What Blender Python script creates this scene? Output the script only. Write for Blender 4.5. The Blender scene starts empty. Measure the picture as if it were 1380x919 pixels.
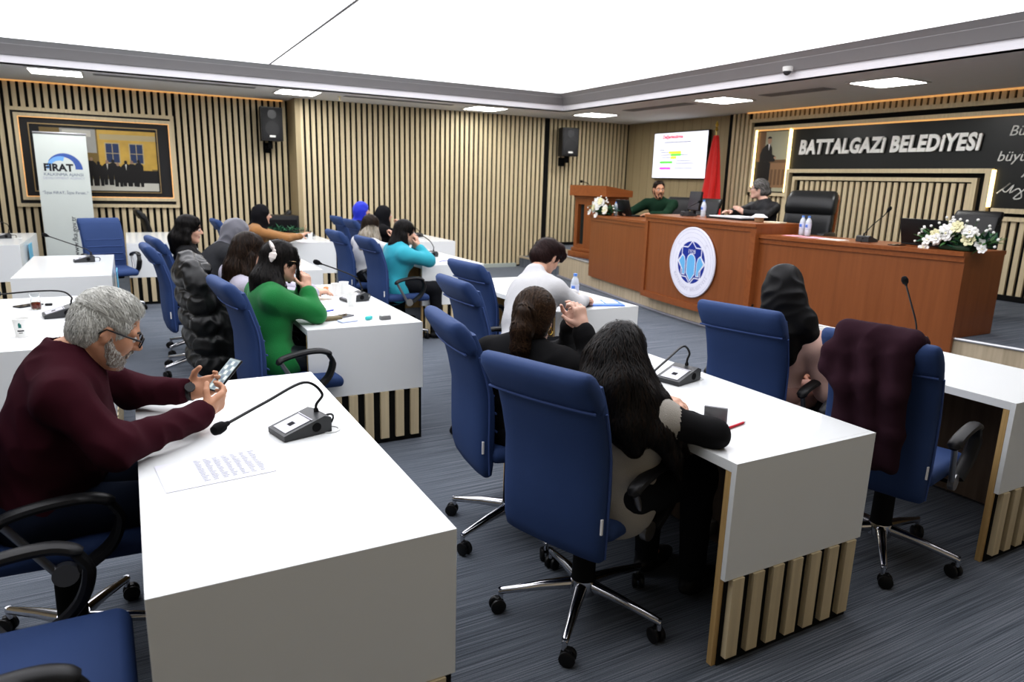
import bpy, bmesh, math, random
import numpy as np
from mathutils import Vector, Matrix
random.seed(7); rng = np.random.default_rng(11)
PI = math.pi
SC = bpy.context.scene
COL = SC.collection
R = math.radians

# ---------------------------------------------------------------- materials
MATS = {}
def _new(name):
    m = bpy.data.materials.new(name); m.use_nodes = True
    nt = m.node_tree; b = nt.nodes['Principled BSDF']
    return m, nt, b
def plain(name, col, rough=.5, metal=0., spec=None, coat=0., bump=0., bscale=200., sheen=0., var=0.06):
    if name in MATS: return MATS[name]
    if spec is None: spec = .12 if (rough > .65 and max(col) < .1) else .4
    if max(col) < .1: sheen = 0.
    m, nt, b = _new(name)
    b.inputs['Roughness'].default_value = rough
    b.inputs['Metallic'].default_value = metal
    b.inputs['Specular IOR Level'].default_value = spec
    b.inputs['Coat Weight'].default_value = coat
    b.inputs['Sheen Weight'].default_value = sheen
    tc = nt.nodes.new('ShaderNodeTexCoord')
    n = nt.nodes.new('ShaderNodeTexNoise'); n.inputs['Scale'].default_value = 6; n.inputs['Detail'].default_value = 3
    nt.links.new(tc.outputs['Object'], n.inputs['Vector'])
    mx = nt.nodes.new('ShaderNodeMix'); mx.data_type = 'RGBA'
    lo = [max(0, c*(1-var)) for c in col]; hi = [min(1, c*(1+var)) for c in col]
    mx.inputs[6].default_value = (*lo, 1); mx.inputs[7].default_value = (*hi, 1)
    nt.links.new(n.outputs['Fac'], mx.inputs[0]); nt.links.new(mx.outputs[2], b.inputs['Base Color'])
    if bump:
        n2 = nt.nodes.new('ShaderNodeTexNoise'); n2.inputs['Scale'].default_value = bscale
        nt.links.new(tc.outputs['Object'], n2.inputs['Vector'])
        bp = nt.nodes.new('ShaderNodeBump'); bp.inputs['Strength'].default_value = bump; bp.inputs['Distance'].default_value = .004
        nt.links.new(n2.outputs['Fac'], bp.inputs['Height']); nt.links.new(bp.outputs[0], b.inputs['Normal'])
    MATS[name] = m; return m
def streak(name, c1, c2, scale=(30, 30, 2), rough=.5, bump=0., spec=.5, coat=0., contrast=.5, detail=4., ns=1.):
    """noise stretched along one axis: wood grain, hair"""
    if name in MATS: return MATS[name]
    m, nt, b = _new(name)
    b.inputs['Roughness'].default_value = rough; b.inputs['Specular IOR Level'].default_value = spec
    b.inputs['Coat Weight'].default_value = coat
    tc = nt.nodes.new('ShaderNodeTexCoord'); mp = nt.nodes.new('ShaderNodeMapping')
    mp.inputs['Scale'].default_value = scale
    nt.links.new(tc.outputs['Object'], mp.inputs['Vector'])
    n = nt.nodes.new('ShaderNodeTexNoise'); n.inputs['Scale'].default_value = ns; n.inputs['Detail'].default_value = detail
    nt.links.new(mp.outputs[0], n.inputs['Vector'])
    cr = nt.nodes.new('ShaderNodeValToRGB')
    cr.color_ramp.elements[0].position = .5-contrast/2; cr.color_ramp.elements[1].position = .5+contrast/2
    cr.color_ramp.elements[0].color = (*c1, 1); cr.color_ramp.elements[1].color = (*c2, 1)
    nt.links.new(n.outputs['Fac'], cr.inputs[0]); nt.links.new(cr.outputs[0], b.inputs['Base Color'])
    if bump:
        bp = nt.nodes.new('ShaderNodeBump'); bp.inputs['Strength'].default_value = bump; bp.inputs['Distance'].default_value = .003
        nt.links.new(n.outputs['Fac'], bp.inputs['Height']); nt.links.new(bp.outputs[0], b.inputs['Normal'])
    MATS[name] = m; return m
def emit(name, col, s):
    if name in MATS: return MATS[name]
    m, nt, b = _new(name)
    b.inputs['Base Color'].default_value = (*col, 1)
    b.inputs['Emission Color'].default_value = (*col, 1); b.inputs['Emission Strength'].default_value = s
    MATS[name] = m; return m
def glass(name, col, rough=.02):
    if name in MATS: return MATS[name]
    m, nt, b = _new(name)
    b.inputs['Base Color'].default_value = (*col, 1); b.inputs['Roughness'].default_value = rough
    b.inputs['Transmission Weight'].default_value = 1.; b.inputs['IOR'].default_value = 1.3
    MATS[name] = m; return m
def carpet(name, c1, c2, c3):
    m, nt, b = _new(name)
    b.inputs['Roughness'].default_value = .95; b.inputs['Specular IOR Level'].default_value = .15
    tc = nt.nodes.new('ShaderNodeTexCoord')
    mp = nt.nodes.new('ShaderNodeMapping'); mp.inputs['Scale'].default_value = (1.6, 210, 1)
    nt.links.new(tc.outputs['Object'], mp.inputs['Vector'])
    n = nt.nodes.new('ShaderNodeTexNoise'); n.inputs['Scale'].default_value = 1; n.inputs['Detail'].default_value = 3
    nt.links.new(mp.outputs[0], n.inputs['Vector'])
    cr = nt.nodes.new('ShaderNodeValToRGB')
    e = cr.color_ramp.elements; e[0].position = .36; e[1].position = .66
    e[0].color = (*c1, 1); e[1].color = (*c3, 1); k = e.new(.5); k.color = (*c2, 1)
    nt.links.new(n.outputs['Fac'], cr.inputs[0])
    n2 = nt.nodes.new('ShaderNodeTexNoise'); n2.inputs['Scale'].default_value = 260
    nt.links.new(tc.outputs['Object'], n2.inputs['Vector'])
    mx = nt.nodes.new('ShaderNodeMix'); mx.data_type = 'RGBA'; mx.blend_type = 'MULTIPLY'; mx.inputs[0].default_value = .55
    nt.links.new(cr.outputs[0], mx.inputs[6]); nt.links.new(n2.outputs['Fac'], mx.inputs[7])
    nt.links.new(mx.outputs[2], b.inputs['Base Color'])
    bp = nt.nodes.new('ShaderNodeBump'); bp.inputs['Strength'].default_value = .5; bp.inputs['Distance'].default_value = .004
    nt.links.new(n2.outputs['Fac'], bp.inputs['Height']); nt.links.new(bp.outputs[0], b.inputs['Normal'])
    MATS[name] = m; return m

M_CARPET = carpet('carpet', (.105, .125, .150), (.185, .208, .245), (.29, .315, .36))
M_OAK = streak('oak_slat', (.56, .465, .30), (.72, .61, .41), (40, 40, 1.6), .5, contrast=.5)
M_OAKD = streak('oak_plain', (.36, .29, .175), (.43, .35, .215), (45, 45, 1.2), .55)
M_OAKL = streak('oak_pale', (.40, .33, .23), (.58, .49, .36), (26, 26, 1.6), .5)
M_EDGE = streak('oak_edge', (.46, .30, .12), (.62, .43, .20), (60, 60, 3), .5)
M_DESKWOOD = streak('desk_interior_wood', (.085, .06, .042), (.16, .115, .08), (25, 25, 1.5), .55)
M_BLACKWALL = plain('black_backing', (.012, .012, .012), .7)
M_PANELBLK = plain('black_panel', (.012, .014, .013), .35)
M_WHITE = plain('white_laminate', (.80, .82, .82), .16, spec=.5, var=.01)
M_BLUE = plain('blue_fabric', (.031, .062, .165), .7, spec=.3, bump=.2, bscale=700)
M_BLUESEAM = plain('blue_piping', (.05, .09, .24), .7)
M_BLKP = plain('black_plastic', (.010, .010, .011), .42, spec=.35)
M_BLKM = plain('black_matte', (.008, .008, .009), .8, spec=.15)
M_CHROME = plain('chrome', (.62, .62, .64), .14, metal=1., var=.01)
M_STEEL = plain('grey_steel', (.35, .35, .36), .35, metal=.9)
M_CHERRY = streak('cherry_wood', (.205, .066, .019), (.28, .095, .030), (22, 22, 1.1), .34, contrast=.6)
M_CHERRYD = streak('cherry_wood_edge', (.23, .07, .020), (.30, .10, .030), (2, 30, 30), .3)
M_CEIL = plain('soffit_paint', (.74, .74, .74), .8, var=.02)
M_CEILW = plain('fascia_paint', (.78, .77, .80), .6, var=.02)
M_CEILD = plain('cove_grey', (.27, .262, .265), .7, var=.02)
M_GLOW = emit('stretch_ceiling', (.965, .965, 1.0), 2.1)
M_LAMP = emit('lamp_diffuser', (1, 1, .97), 20.)
M_WARM = emit('warm_strip', (1, .55, .22), .35)
M_WARMLO = emit('warm_strip_dim', (1, .55, .2), .45)
M_LIGHTPL = plain('light_plastic', (.72, .72, .70), .5)
M_PAPER = plain('white_paper', (.86, .86, .88), .7, var=.01)
M_TAG = plain('white_tag', (.75, .75, .75), .6)
M_INK = plain('grey_ink', (.30, .32, .36), .8)
M_INKD = plain('dark_ink', (.03, .03, .035), .8)

# ---------------------------------------------------------------- mesh builder
def frame_from(d, up=(0, 0, 1)):
    d = Vector(d).normalized(); up = Vector(up)
    if abs(d.dot(up)) > .98: up = Vector((1, 0, 0))
    s = up.cross(d).normalized(); u = d.cross(s)
    return s, u, d
class MB:
    def __init__(s): s.v = []; s.f = []; s.m = []
    def add(s, vs, fs, mi=0, M=None):
        o = len(s.v)
        if M is not None: vs = [M @ Vector(v) for v in vs]
        s.v.extend([tuple(v) for v in vs]); s.f.extend([tuple(i+o for i in f) for f in fs])
        s.m.extend([mi]*len(fs)); return s
    def bx(s, x0, x1, y0, y1, z0, z1, mi=0, b=0., seg=2, M=None):
        if x0 > x1: x0, x1 = x1, x0
        if y0 > y1: y0, y1 = y1, y0
        if z0 > z1: z0, z1 = z1, z0
        if b <= 0:
            vs = [(x0,y0,z0),(x1,y0,z0),(x1,y1,z0),(x0,y1,z0),(x0,y0,z1),(x1,y0,z1),(x1,y1,z1),(x0,y1,z1)]
            return s.add(vs, [(0,3,2,1),(4,5,6,7),(0,1,5,4),(1,2,6,5),(2,3,7,6),(3,0,4,7)], mi, M)
        bm = bmesh.new(); bmesh.ops.create_cube(bm, size=1.)
        for v in bm.verts: v.co = Vector((x0+(v.co.x+.5)*(x1-x0), y0+(v.co.y+.5)*(y1-y0), z0+(v.co.z+.5)*(z1-z0)))
        bmesh.ops.bevel(bm, geom=list(bm.edges), offset=min(b, .49*min(x1-x0, y1-y0, z1-z0)), segments=seg, profile=.5, affect='EDGES')
        s.bm(bm, mi, M); return s
    def bm(s, bm, mi=0, M=None):
        bm.verts.index_update()
        s.add([v.co.copy() for v in bm.verts], [[v.index for v in f.verts] for f in bm.faces], mi, M); bm.free(); return s
    def tube(s, pts, r, n=10, mi=0, caps=True, M=None, flat=1.):
        pts = [Vector(p) for p in pts]; k = len(pts)
        if not isinstance(r, (list, tuple)): r = [r]*k
        vs = []; fs = []; up = None
        for i, p in enumerate(pts):
            d = (pts[min(i+1, k-1)]-pts[max(i-1, 0)]).normalized()
            if up is None: sd, u, _ = frame_from(d)
            else:
                u = (up - d*up.dot(d)).normalized(); sd = u.cross(d)
            up = u
            for j in range(n):
                a = 2*PI*j/n; vs.append(p + sd*(r[i]*math.cos(a)) + u*(r[i]*flat*math.sin(a)))
        for i in range(k-1):
            for j in range(n):
                a = i*n+j; b = i*n+(j+1) % n; fs.append((a, b, b+n, a+n))
        if caps: fs.append(tuple(reversed(range(n)))); fs.append(tuple(range((k-1)*n, k*n)))
        return s.add(vs, fs, mi, M)
    def cyl(s, p0, p1, r0, r1=None, n=16, mi=0, M=None): return s.tube([p0, p1], [r0, r0 if r1 is None else r1], n, mi, True, M)
    def lathe(s, prof, n=24, mi=0, M=None, caps=True):
        vs = []; fs = []; k = len(prof)
        for r, z in prof:
            for j in range(n):
                a = 2*PI*j/n; vs.append((r*math.cos(a), r*math.sin(a), z))
        for i in range(k-1):
            for j in range(n):
                a = i*n+j; b = i*n+(j+1) % n; fs.append((a, b, b+n, a+n))
        if caps: fs.append(tuple(reversed(range(n)))); fs.append(tuple(range((k-1)*n, k*n)))
        return s.add(vs, fs, mi, M)
    def prism(s, poly, z0, z1, mi=0, M=None):
        n = len(poly); vs = [(x, y, z0) for x, y in poly]+[(x, y, z1) for x, y in poly]
        fs = [tuple(reversed(range(n))), tuple(range(n, 2*n))]+[(i, (i+1) % n, n+(i+1) % n, n+i) for i in range(n)]
        return s.add(vs, fs, mi, M)
    def poly(s, pts, mi=0, M=None): return s.add(pts, [tuple(range(len(pts)))], mi, M)
    def ball(s, c, r, n=12, mi=0, M=None):
        if not isinstance(r, (list, tuple)): r = (r, r, r)
        vs = []; fs = []; h = n//2+1
        for i in range(h+1):
            t = PI*i/h
            for j in range(n):
                a = 2*PI*j/n
                vs.append((c[0]+r[0]*math.sin(t)*math.cos(a), c[1]+r[1]*math.sin(t)*math.sin(a), c[2]-r[2]*math.cos(t)))
        for i in range(h):
            for j in range(n):
                a = i*n+j; b = i*n+(j+1) % n; fs.append((a, b, b+n, a+n))
        return s.add(vs, fs, mi, M)
    def build(s, name, mats, parent=None, smooth=True, angle=38, loc=None):
        me = bpy.data.meshes.new(name)
        me.from_pydata(s.v, [], s.f)
        if not isinstance(mats, (list, tuple)): mats = [mats]
        for m in mats: me.materials.append(m)
        if len(mats) > 1: me.polygons.foreach_set('material_index', s.m)
        if smooth:
            me.polygons.foreach_set('use_smooth', [True]*len(me.polygons)); me.set_sharp_from_angle(angle=R(angle))
        me.update()
        o = bpy.data.objects.new(name, me); COL.objects.link(o)
        if parent is not None: o.parent = parent
        if loc is not None: o.location = loc
        return o
def tag(o, label=None, cat=None, group=None, kind=None):
    if label: o['label'] = label
    if cat: o['category'] = cat
    if group: o['group'] = group
    if kind: o['kind'] = kind
    return o
def thing(name, label, cat, loc=(0, 0, 0), rz=0., group=None):
    o = bpy.data.objects.new(name, None); COL.objects.link(o); o.empty_display_size = .1
    o.location = loc; o.rotation_euler = (0, 0, rz); return tag(o, label, cat, group)
def struct(o): o['kind'] = 'structure'; return o
def copy_tree(o, parent=None):
    c = o.copy(); COL.objects.link(c)
    if parent is not None: c.parent = parent
    for ch in list(o.children): copy_tree(ch, c)
    return c
def text_mesh(txt, size, extrude=.0, bold=0., align='CENTER', shear=0., space=1.):
    """letters as mesh data in the XY plane (default built-in font)"""
    cu = bpy.data.curves.new('txt', 'FONT'); cu.body = txt; cu.size = size; cu.extrude = extrude; cu.offset = bold
    cu.align_x = align; cu.align_y = 'CENTER'; cu.shear = shear; cu.space_character = space; cu.resolution_u = 3
    o = bpy.data.objects.new('txt', cu); COL.objects.link(o)
    dg = bpy.context.evaluated_depsgraph_get(); dg.update()
    me = bpy.data.meshes.new_from_object(o.evaluated_get(dg))
    vs = [v.co.copy() for v in me.vertices]; fs = [tuple(p.vertices) for p in me.polygons]
    bpy.data.objects.remove(o); bpy.data.curves.remove(cu); bpy.data.meshes.remove(me)
    return vs, fs
def add_text(mb, txt, size, M, mi=0, **k):
    vs, fs = text_mesh(txt, size, **k); mb.add(vs, fs, mi, M); return mb
def basis(o, ex, ey):
    """matrix whose local x,y run along ex,ey at origin o"""
    ex = Vector(ex).normalized(); ey = Vector(ey).normalized(); ez = ex.cross(ey)
    m = Matrix.Identity(4)
    for i in range(3): m[i][0] = ex[i]; m[i][1] = ey[i]; m[i][2] = ez[i]; m[i][3] = o[i]
    return m
def bez(p0, p1, p2, p3, n=14):
    p0, p1, p2, p3 = map(Vector, (p0, p1, p2, p3)); out = []
    for i in range(n+1):
        t = i/n; out.append(p0*(1-t)**3+p1*3*t*(1-t)**2+p2*3*t*t*(1-t)+p3*t**3)
    return out
def smoothpath(pts, n=6):
    """Catmull-Rom"""
    P = [Vector(p) for p in pts]; P = [P[0]*2-P[1]]+P+[P[-1]*2-P[-2]]; out = []
    for i in range(1, len(P)-2):
        for j in range(n):
            t = j/n; a, b, c, d = P[i-1], P[i], P[i+1], P[i+2]
            out.append(.5*((2*b)+(c-a)*t+(2*a-5*b+4*c-d)*t*t+(-a+3*b-3*c+d)*t**3))
    out.append(P[-2]); return out

# ---------------------------------------------------------------- camera
H_CAM = 1.6
def make_camera():
    yaw, pit, rol = R(28.8649), R(12.8744), R(1.6483)
    f = Vector((math.sin(yaw)*math.cos(pit), math.cos(yaw)*math.cos(pit), -math.sin(pit)))
    r = Vector((math.cos(yaw), -math.sin(yaw), 0)); u = r.cross(f)
    r2 = r*math.cos(rol)+u*math.sin(rol); u2 = -r*math.sin(rol)+u*math.cos(rol)
    cd = bpy.data.cameras.new('camera'); co = bpy.data.objects.new('camera', cd); COL.objects.link(co)
    m = Matrix.Identity(4)
    for i in range(3): m[i][0] = r2[i]; m[i][1] = u2[i]; m[i][2] = -f[i]
    m[0][3], m[1][3], m[2][3] = 0, 0, H_CAM
    co.matrix_world = m
    cd.sensor_width = 36; cd.lens = 936.72/1380*36; cd.clip_start = .05
    cd.dof.use_dof = True; cd.dof.focus_distance = 2.9; cd.dof.aperture_fstop = 3.5
    SC.camera = co
make_camera()
# ================================================================ THE ROOM
XL, XR, YF, YB, YB2, ZC = -5.3, 9.15, -.55, 11.9, 12.5, 2.81
def stage_x(y): return 5.66+.2*math.sqrt((y-5.7)**2+1.)
mb = MB(); mb.bx(XL, XR+.1, YF, YB2+.1, -.05, 0); struct(mb.build('floor', M_CARPET, smooth=False))
# walls
def slats(mb, a0, a1, z0, z1, face, depth, axis, pitch=.0945, w=.056, mi=0):
    """vertical slats between a0..a1 along x (axis 0, face at y) or y (axis 1, face at x); depth = direction*thickness behind the face"""
    n = int((a1-a0)/pitch+1e-6)
    for i in range(n):
        c = a0+(i+.5)*pitch
        if axis == 0: mb.bx(c-w/2, c+w/2, face, face+depth, z0, z1, mi)
        else: mb.bx(face, face+depth, c-w/2, c+w/2, z0, z1, mi)
mb = MB(); mb.bx(2.5, XR+.1, YB+.03, YB+.1, 0, ZC, 1)
slats(mb, 2.53, 7.25, .03, ZC, YB, .03, 0); slats(mb, 7.25, XR, .43, ZC, YB, .03, 0)
mb.bx(2.48, 2.56, YB-.004, YB2+.05, 0, ZC, 2)
struct(mb.build('wall_back', [M_OAK, M_BLACKWALL, M_OAKD], smooth=False))
# recessed part of the back wall with the framed picture
FX0, FX1, FZ0, FZ1 = -1.40, .745, 1.05, 2.45
mb = MB(); mb.bx(XL, 2.5, YB2+.03, YB2+.1, 0, ZC, 1)
slats(mb, XL, FX0-.02, .03, ZC, YB2, .03, 0); slats(mb, FX1+.02, 2.48, .03, ZC, YB2, .03, 0)
slats(mb, FX0-.02, FX1+.04, .03, FZ0, YB2, .03, 0); slats(mb, FX0-.02, FX1+.04, FZ1, ZC, YB2, .03, 0)
struct(mb.build('wall_back_recess', [M_OAK, M_BLACKWALL], smooth=False))
mb = MB(); mb.bx(XL-.1, XL, YF, YB2+.1, 0, ZC, 0); struct(mb.build('wall_left', [M_OAKD], smooth=False))
mb = MB(); mb.bx(XL-.1, XR+.1, YF-.1, YF, 0, ZC, 0); struct(mb.build('wall_front', [plain('front_wall', (.42, .36, .26), .8)], smooth=False))
# right wall: plain veneer part behind the screen, then the slatted feature wall
mb = MB(); mb.bx(XR, XR+.1, 9.06, YB, 0, ZC, 0)
for i in range(12): mb.bx(XR-.002, XR, 9.1+i*.235, 9.104+i*.235, .4, ZC, 1)
struct(mb.build('wall_right', [M_OAKD, plain('veneer_joint', (.16, .12, .07), .7)], smooth=False))
WX = 9.05
mb = MB(); mb.bx(WX+.03, XR+.1, YF, 9.06, 0, ZC, 1)
slats(mb, 8.60, 9.07, .4, ZC, WX, .03, 1)
slats(mb, YF, 8.58, 2.70, ZC, WX, .03, 1, pitch=.085)
slats(mb, 4.93, 7.50, .4, 1.74, WX, .03, 1)
slats(mb, YF, 4.62, .4, 1.32, WX, .03, 1)
slats(mb, 7.7, 8.58, .4, 1.50, WX, .03, 1)
struct(mb.build('wall_right', [M_OAK, M_BLACKWALL], smooth=False))
# trims of the feature wall (bands of oak with warm light strips)
mb = MB(); x0, x1 = WX-.03, WX+.03
mb.bx(x0, x1, YF, 8.56, 2.645, 2.70); mb.bx(x0, x1, 8.51, 8.56, .4, 2.645)
mb.bx(x0-.02, x1, YF, 8.44, 2.525, 2.575); mb.bx(x0-.02, x1, 8.39, 8.44, 1.5, 2.525)
mb.bx(x0-.02, x1, 4.72, 7.70, 1.86, 1.915); mb.bx(x0-.02, x1, 7.645, 7.70, .4, 1.86); mb.bx(x0-.02, x1, 4.72, 4.79, 1.30, 1.86)
mb.bx(x0, x1, 4.88, 7.59, 1.755, 1.805); mb.bx(x0, x1, 7.54, 7.59, .4, 1.755); mb.bx(x0, x1, 4.88, 4.94, .4, 1.755)
mb.bx(x0-.02, x1, YF, 4.66, 1.405, 1.46); mb.bx(x0, x1, YF, 4.62, 1.315, 1.365); mb.bx(x0-.02, x1, 7.7, 8.44, 1.5, 1.55)
struct(mb.build('trim_1', M_OAK, smooth=False))
mb = MB(); mb.bx(WX+.005, WX+.03, YF, 7.72, 1.915, 2.525); mb.bx(WX+.005, WX+.03, YF, 4.72, 1.46, 1.915)
struct(mb.build('trim_2', M_PANELBLK, smooth=False))
mb = MB(); mb.bx(WX-.052, WX-.03, 8.365, 8.39, 1.56, 2.52); mb.bx(WX-.05, WX-.0, 7.70, 7.722, 1.56, 2.515); mb.bx(WX-.05, WX-.0, 4.695, 4.72, 1.47, 1.90)
struct(mb.build('trim_3', emit('warm_strip_bright', (1, .74, .33), 3.2), smooth=False))
mb = MB(); mb.bx(WX-.03, WX-.0, YF, 8.38, 2.505, 2.524); mb.bx(WX-.06, WX-.03, YF, 8.6, ZC-.022, ZC-.002)
mb.bx(XL, 2.4, YB2-.05, YB2-.02, ZC-.02, ZC-.002)
struct(mb.build('trim_4', M_WARMLO, smooth=False))
# ceiling: flat soffit ring, stepped tray edge, two luminous stretch panels
TX0, TX1, TY0, TY1 = -3.0, 6.80, .75, 10.72
mb = MB()
mb.bx(XL, XR+.1, TY1, YB2+.1, ZC, ZC+.02); mb.bx(XL, XR+.1, YF, TY0, ZC, ZC+.02)
mb.bx(XL, TX0, TY0, TY1, ZC, ZC+.02); mb.bx(TX1, XR+.1, TY0, TY1, ZC, ZC+.02)
struct(mb.build('ceiling', M_CEIL, smooth=False))
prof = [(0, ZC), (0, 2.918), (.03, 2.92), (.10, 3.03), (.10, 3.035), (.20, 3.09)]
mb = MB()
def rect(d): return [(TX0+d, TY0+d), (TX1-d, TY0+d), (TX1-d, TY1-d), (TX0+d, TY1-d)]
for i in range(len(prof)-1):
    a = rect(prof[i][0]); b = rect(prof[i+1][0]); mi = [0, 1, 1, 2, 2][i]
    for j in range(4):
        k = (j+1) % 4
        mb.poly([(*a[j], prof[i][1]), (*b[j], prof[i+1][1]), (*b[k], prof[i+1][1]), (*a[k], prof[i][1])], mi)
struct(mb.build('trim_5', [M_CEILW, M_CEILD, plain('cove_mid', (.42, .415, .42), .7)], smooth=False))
SEAM = 1.88
for nm, a, b in (('ceiling_panel', TX0+.2, SEAM-.012), ('ceiling_panel', SEAM+.012, TX1-.2)):
    mb = MB(); mb.poly([(a, TY0+.2, 3.085), (a, TY1-.2, 3.085), (b, TY1-.2, 3.085), (b, TY0+.2, 3.085)])
    struct(mb.build(nm, M_GLOW, smooth=False))
mb = MB(); mb.bx(SEAM-.014, SEAM+.014, TY0+.2, TY1-.2, 3.08, 3.10); struct(mb.build('trim_6', M_CEILD, smooth=False))
mb = MB(); mb.bx(XL, XR+.1, YF, YB2+.1, 3.2, 3.25); struct(mb.build('ceiling', M_BLACKWALL, smooth=False))
# skirting
mb = MB(); mb.bx(2.56, 6.6, YB-.03, YB, 0, .035); struct(mb.build('baseboard_back', M_BLACKWALL, smooth=False))
mb = MB(); mb.bx(2.9, 6.55, YB-.10, YB-.03, 0, .07); struct(mb.build('baseboard_ledge', plain('ledge_paint', (.42, .46, .42), .6), smooth=False))
mb = MB(); mb.bx(7.25, XR, YB-.03, YB, .4, .45); mb.bx(WX-.03, WX, YF, 9.05, .4, .46); struct(mb.build('baseboard_stage', M_BLACKWALL, smooth=False))
# stage
ys = [YF+.02+i*(10.35-YF-.02)/40 for i in range(41)]
poly = [(stage_x(y), y) for y in ys]+[(7.25, 10.36), (7.25, YB-.01), (WX-.01, YB-.01), (WX-.01, YF+.02)]
mb = MB(); mb.prism(poly, .0, .392, 0)
for i in range(len(mb.f)): mb.m[i] = 0
mb.m[1] = 1
struct(mb.build('stage_platform', [M_OAKL, M_CARPET], smooth=False))
mb = MB(); pts = [(stage_x(y)-.004, y, .391) for y in ys]; mb.tube(pts, .013, 6)
struct(mb.build('trim_7', plain('nosing', (.55, .56, .58), .4, metal=.5)))
mb = MB(); pts = [(stage_x(y)-.02, y, .012) for y in ys]; mb.tube(pts, .02, 6)
struct(mb.build('trim_8', plain('stage_toe', (.22, .22, .25), .6)))
mb = MB(); mb.bx(6.66, 7.25, 10.38, YB-.035, 0, .2, 0); mb.bx(6.64, 6.67, 10.38, YB-.035, .17, .205, 1)
struct(mb.build('stage_step', [M_CARPET, M_OAKL], smooth=False))
# ceiling downlights
def ceiling_light(x, y, label):
    t = thing('ceiling_light', label, 'light', (x, y, ZC), 0, 'square ceiling downlights')
    mb = MB()
    for a in ((-.31, .31, -.31, -.28), (-.31, .31, .28, .31), (-.31, -.28, -.28, .28), (.28, .31, -.28, .28)): mb.bx(*a, -.012, -.001)
    mb.build('light_frame', M_LIGHTPL, t, False)
    mb = MB(); mb.bx(-.28, .28, -.28, .28, -.010, -.003); mb.build('diffuser', M_LAMP, t, False)
ceiling_light(-.66, 11.10, 'square white ceiling downlight above the roll-up banner')
ceiling_light(2.36, 11.09, 'square white ceiling downlight above the corner of the slatted walls')
ceiling_light(5.50, 11.16, 'square white ceiling downlight in middle of back slatted wall soffit')
ceiling_light(7.46, 10.70, 'square white ceiling downlight at the inner corner near wooden lectern')
ceiling_light(7.50, 7.64, 'square white ceiling downlight before the lit portrait alcove')
ceiling_light(7.61, 5.25, 'square white ceiling downlight nearest, above end of large wall lettering')
def vent(x, y, lx, ly, label):
    t = thing('ceiling_vent', label, 'vent', (x, y, ZC))
    mb = MB(); mb.bx(-lx, lx, -ly, ly, -.006, -.001); mb.build('vent_frame', plain('vent_grey', (.30, .30, .30), .6), t, False)
    mb = MB()
    if lx > ly:
        for i in range(5): mb.bx(-lx+.02, lx-.02, -ly+.015+i*(2*ly-.03)/5, -ly+.005+(i+.6)*(2*ly-.03)/5+.01, -.009, -.006)
    else:
        for i in range(5): mb.bx(-lx+.015+i*(2*lx-.03)/5, -lx+.005+(i+.6)*(2*lx-.03)/5+.01, -ly+.02, ly-.02, -.009, -.006)
    mb.build('vent_slats', M_CEILD, t, False)
vent(.75, 11.0, 1.0, .07, 'long grey ceiling air vent beside leftmost downlight')
vent(3.95, 11.05, .9, .07, 'long grey ceiling air vent above the tall back slat wall')
vent(7.45, 9.0, .12, .75, 'long grey ceiling air vent between lectern light and alcove light')
vent(7.55, 6.45, .12, .5, 'long grey ceiling air vent between two downlights by the lettering')
t = thing('ceiling_camera', 'small round white dome camera on the ceiling tray edge', 'camera', (6.735, 5.9, 2.945))
mb = MB(); mb.lathe([(.055, -.03), (.06, 0), (.06, .02)], 20); mb.build('camera_base', M_LIGHTPL, t)
mb = MB(); mb.ball((-.01, 0, -.03), .045, 16); mb.build('dome', plain('smoked_dome', (.05, .05, .055), .15), t)
t = thing('ceiling_sprinkler', 'small brass sprinkler head hanging from the back soffit', 'sprinkler', (3.02, 11.2, ZC))
mb = MB(); mb.lathe([(.03, -.004), (.03, 0)], 14); mb.cyl((0, 0, -.05), (0, 0, 0), .008); mb.lathe([(.022, -.056), (.022, -.05)], 14)
mb.build('sprinkler_head', plain('brass', (.7, .6, .35), .3, metal=.9), t)

# ---------------------------------------------------------------- things on the walls
def speaker(x, y, z, rz, label):
    t = thing('wall_speaker', label, 'speaker', (x, y, z), rz)
    mb = MB(); mb.prism([(-.17, -.16), (.17, -.16), (.13, .12), (-.13, .12)], -.26, .26); o = mb.build('speaker_cabinet', M_BLKP, t)
    mb = MB(); mb.bx(-.155, .155, -.172, -.158, -.24, .24, 0, .006); mb.build('grille', plain('grille_black', (.02, .02, .022), .6, bump=.6, bscale=500), t)
    mb = MB(); mb.cyl((0, -.176, .15), (0, -.17, .15), .07, n=20); mb.build('horn', plain('horn_black', (.03, .03, .034), .35), t)
    mb = MB(); mb.cyl((0, -.175, -.07), (0, -.17, -.07), .115, n=24); mb.build('woofer', plain('woofer_black', (.016, .016, .018), .5), t)
    mb = MB(); mb.bx(-.045, .045, -.178, -.172, -.205, -.175); mb.build('badge', M_LIGHTPL, t, False)
    mb = MB(); mb.bx(-.03, .03, .10, .24, -.38, -.33, 0, .01); mb.bx(-.03, .03, -.03, .03, -.38, -.25, 0, .008); mb.bx(-.06, .06, .22, .25, -.44, -.28)
    mb.build('wall_bracket', M_BLKM, t)
speaker(7.50, YB-.25, 2.37, R(-8), 'black wall loudspeaker on back slatted wall near the lectern')
speaker(2.14, YB2-.26, 2.40, R(4), 'black wall loudspeaker in the recess corner right of framed picture')

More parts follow.
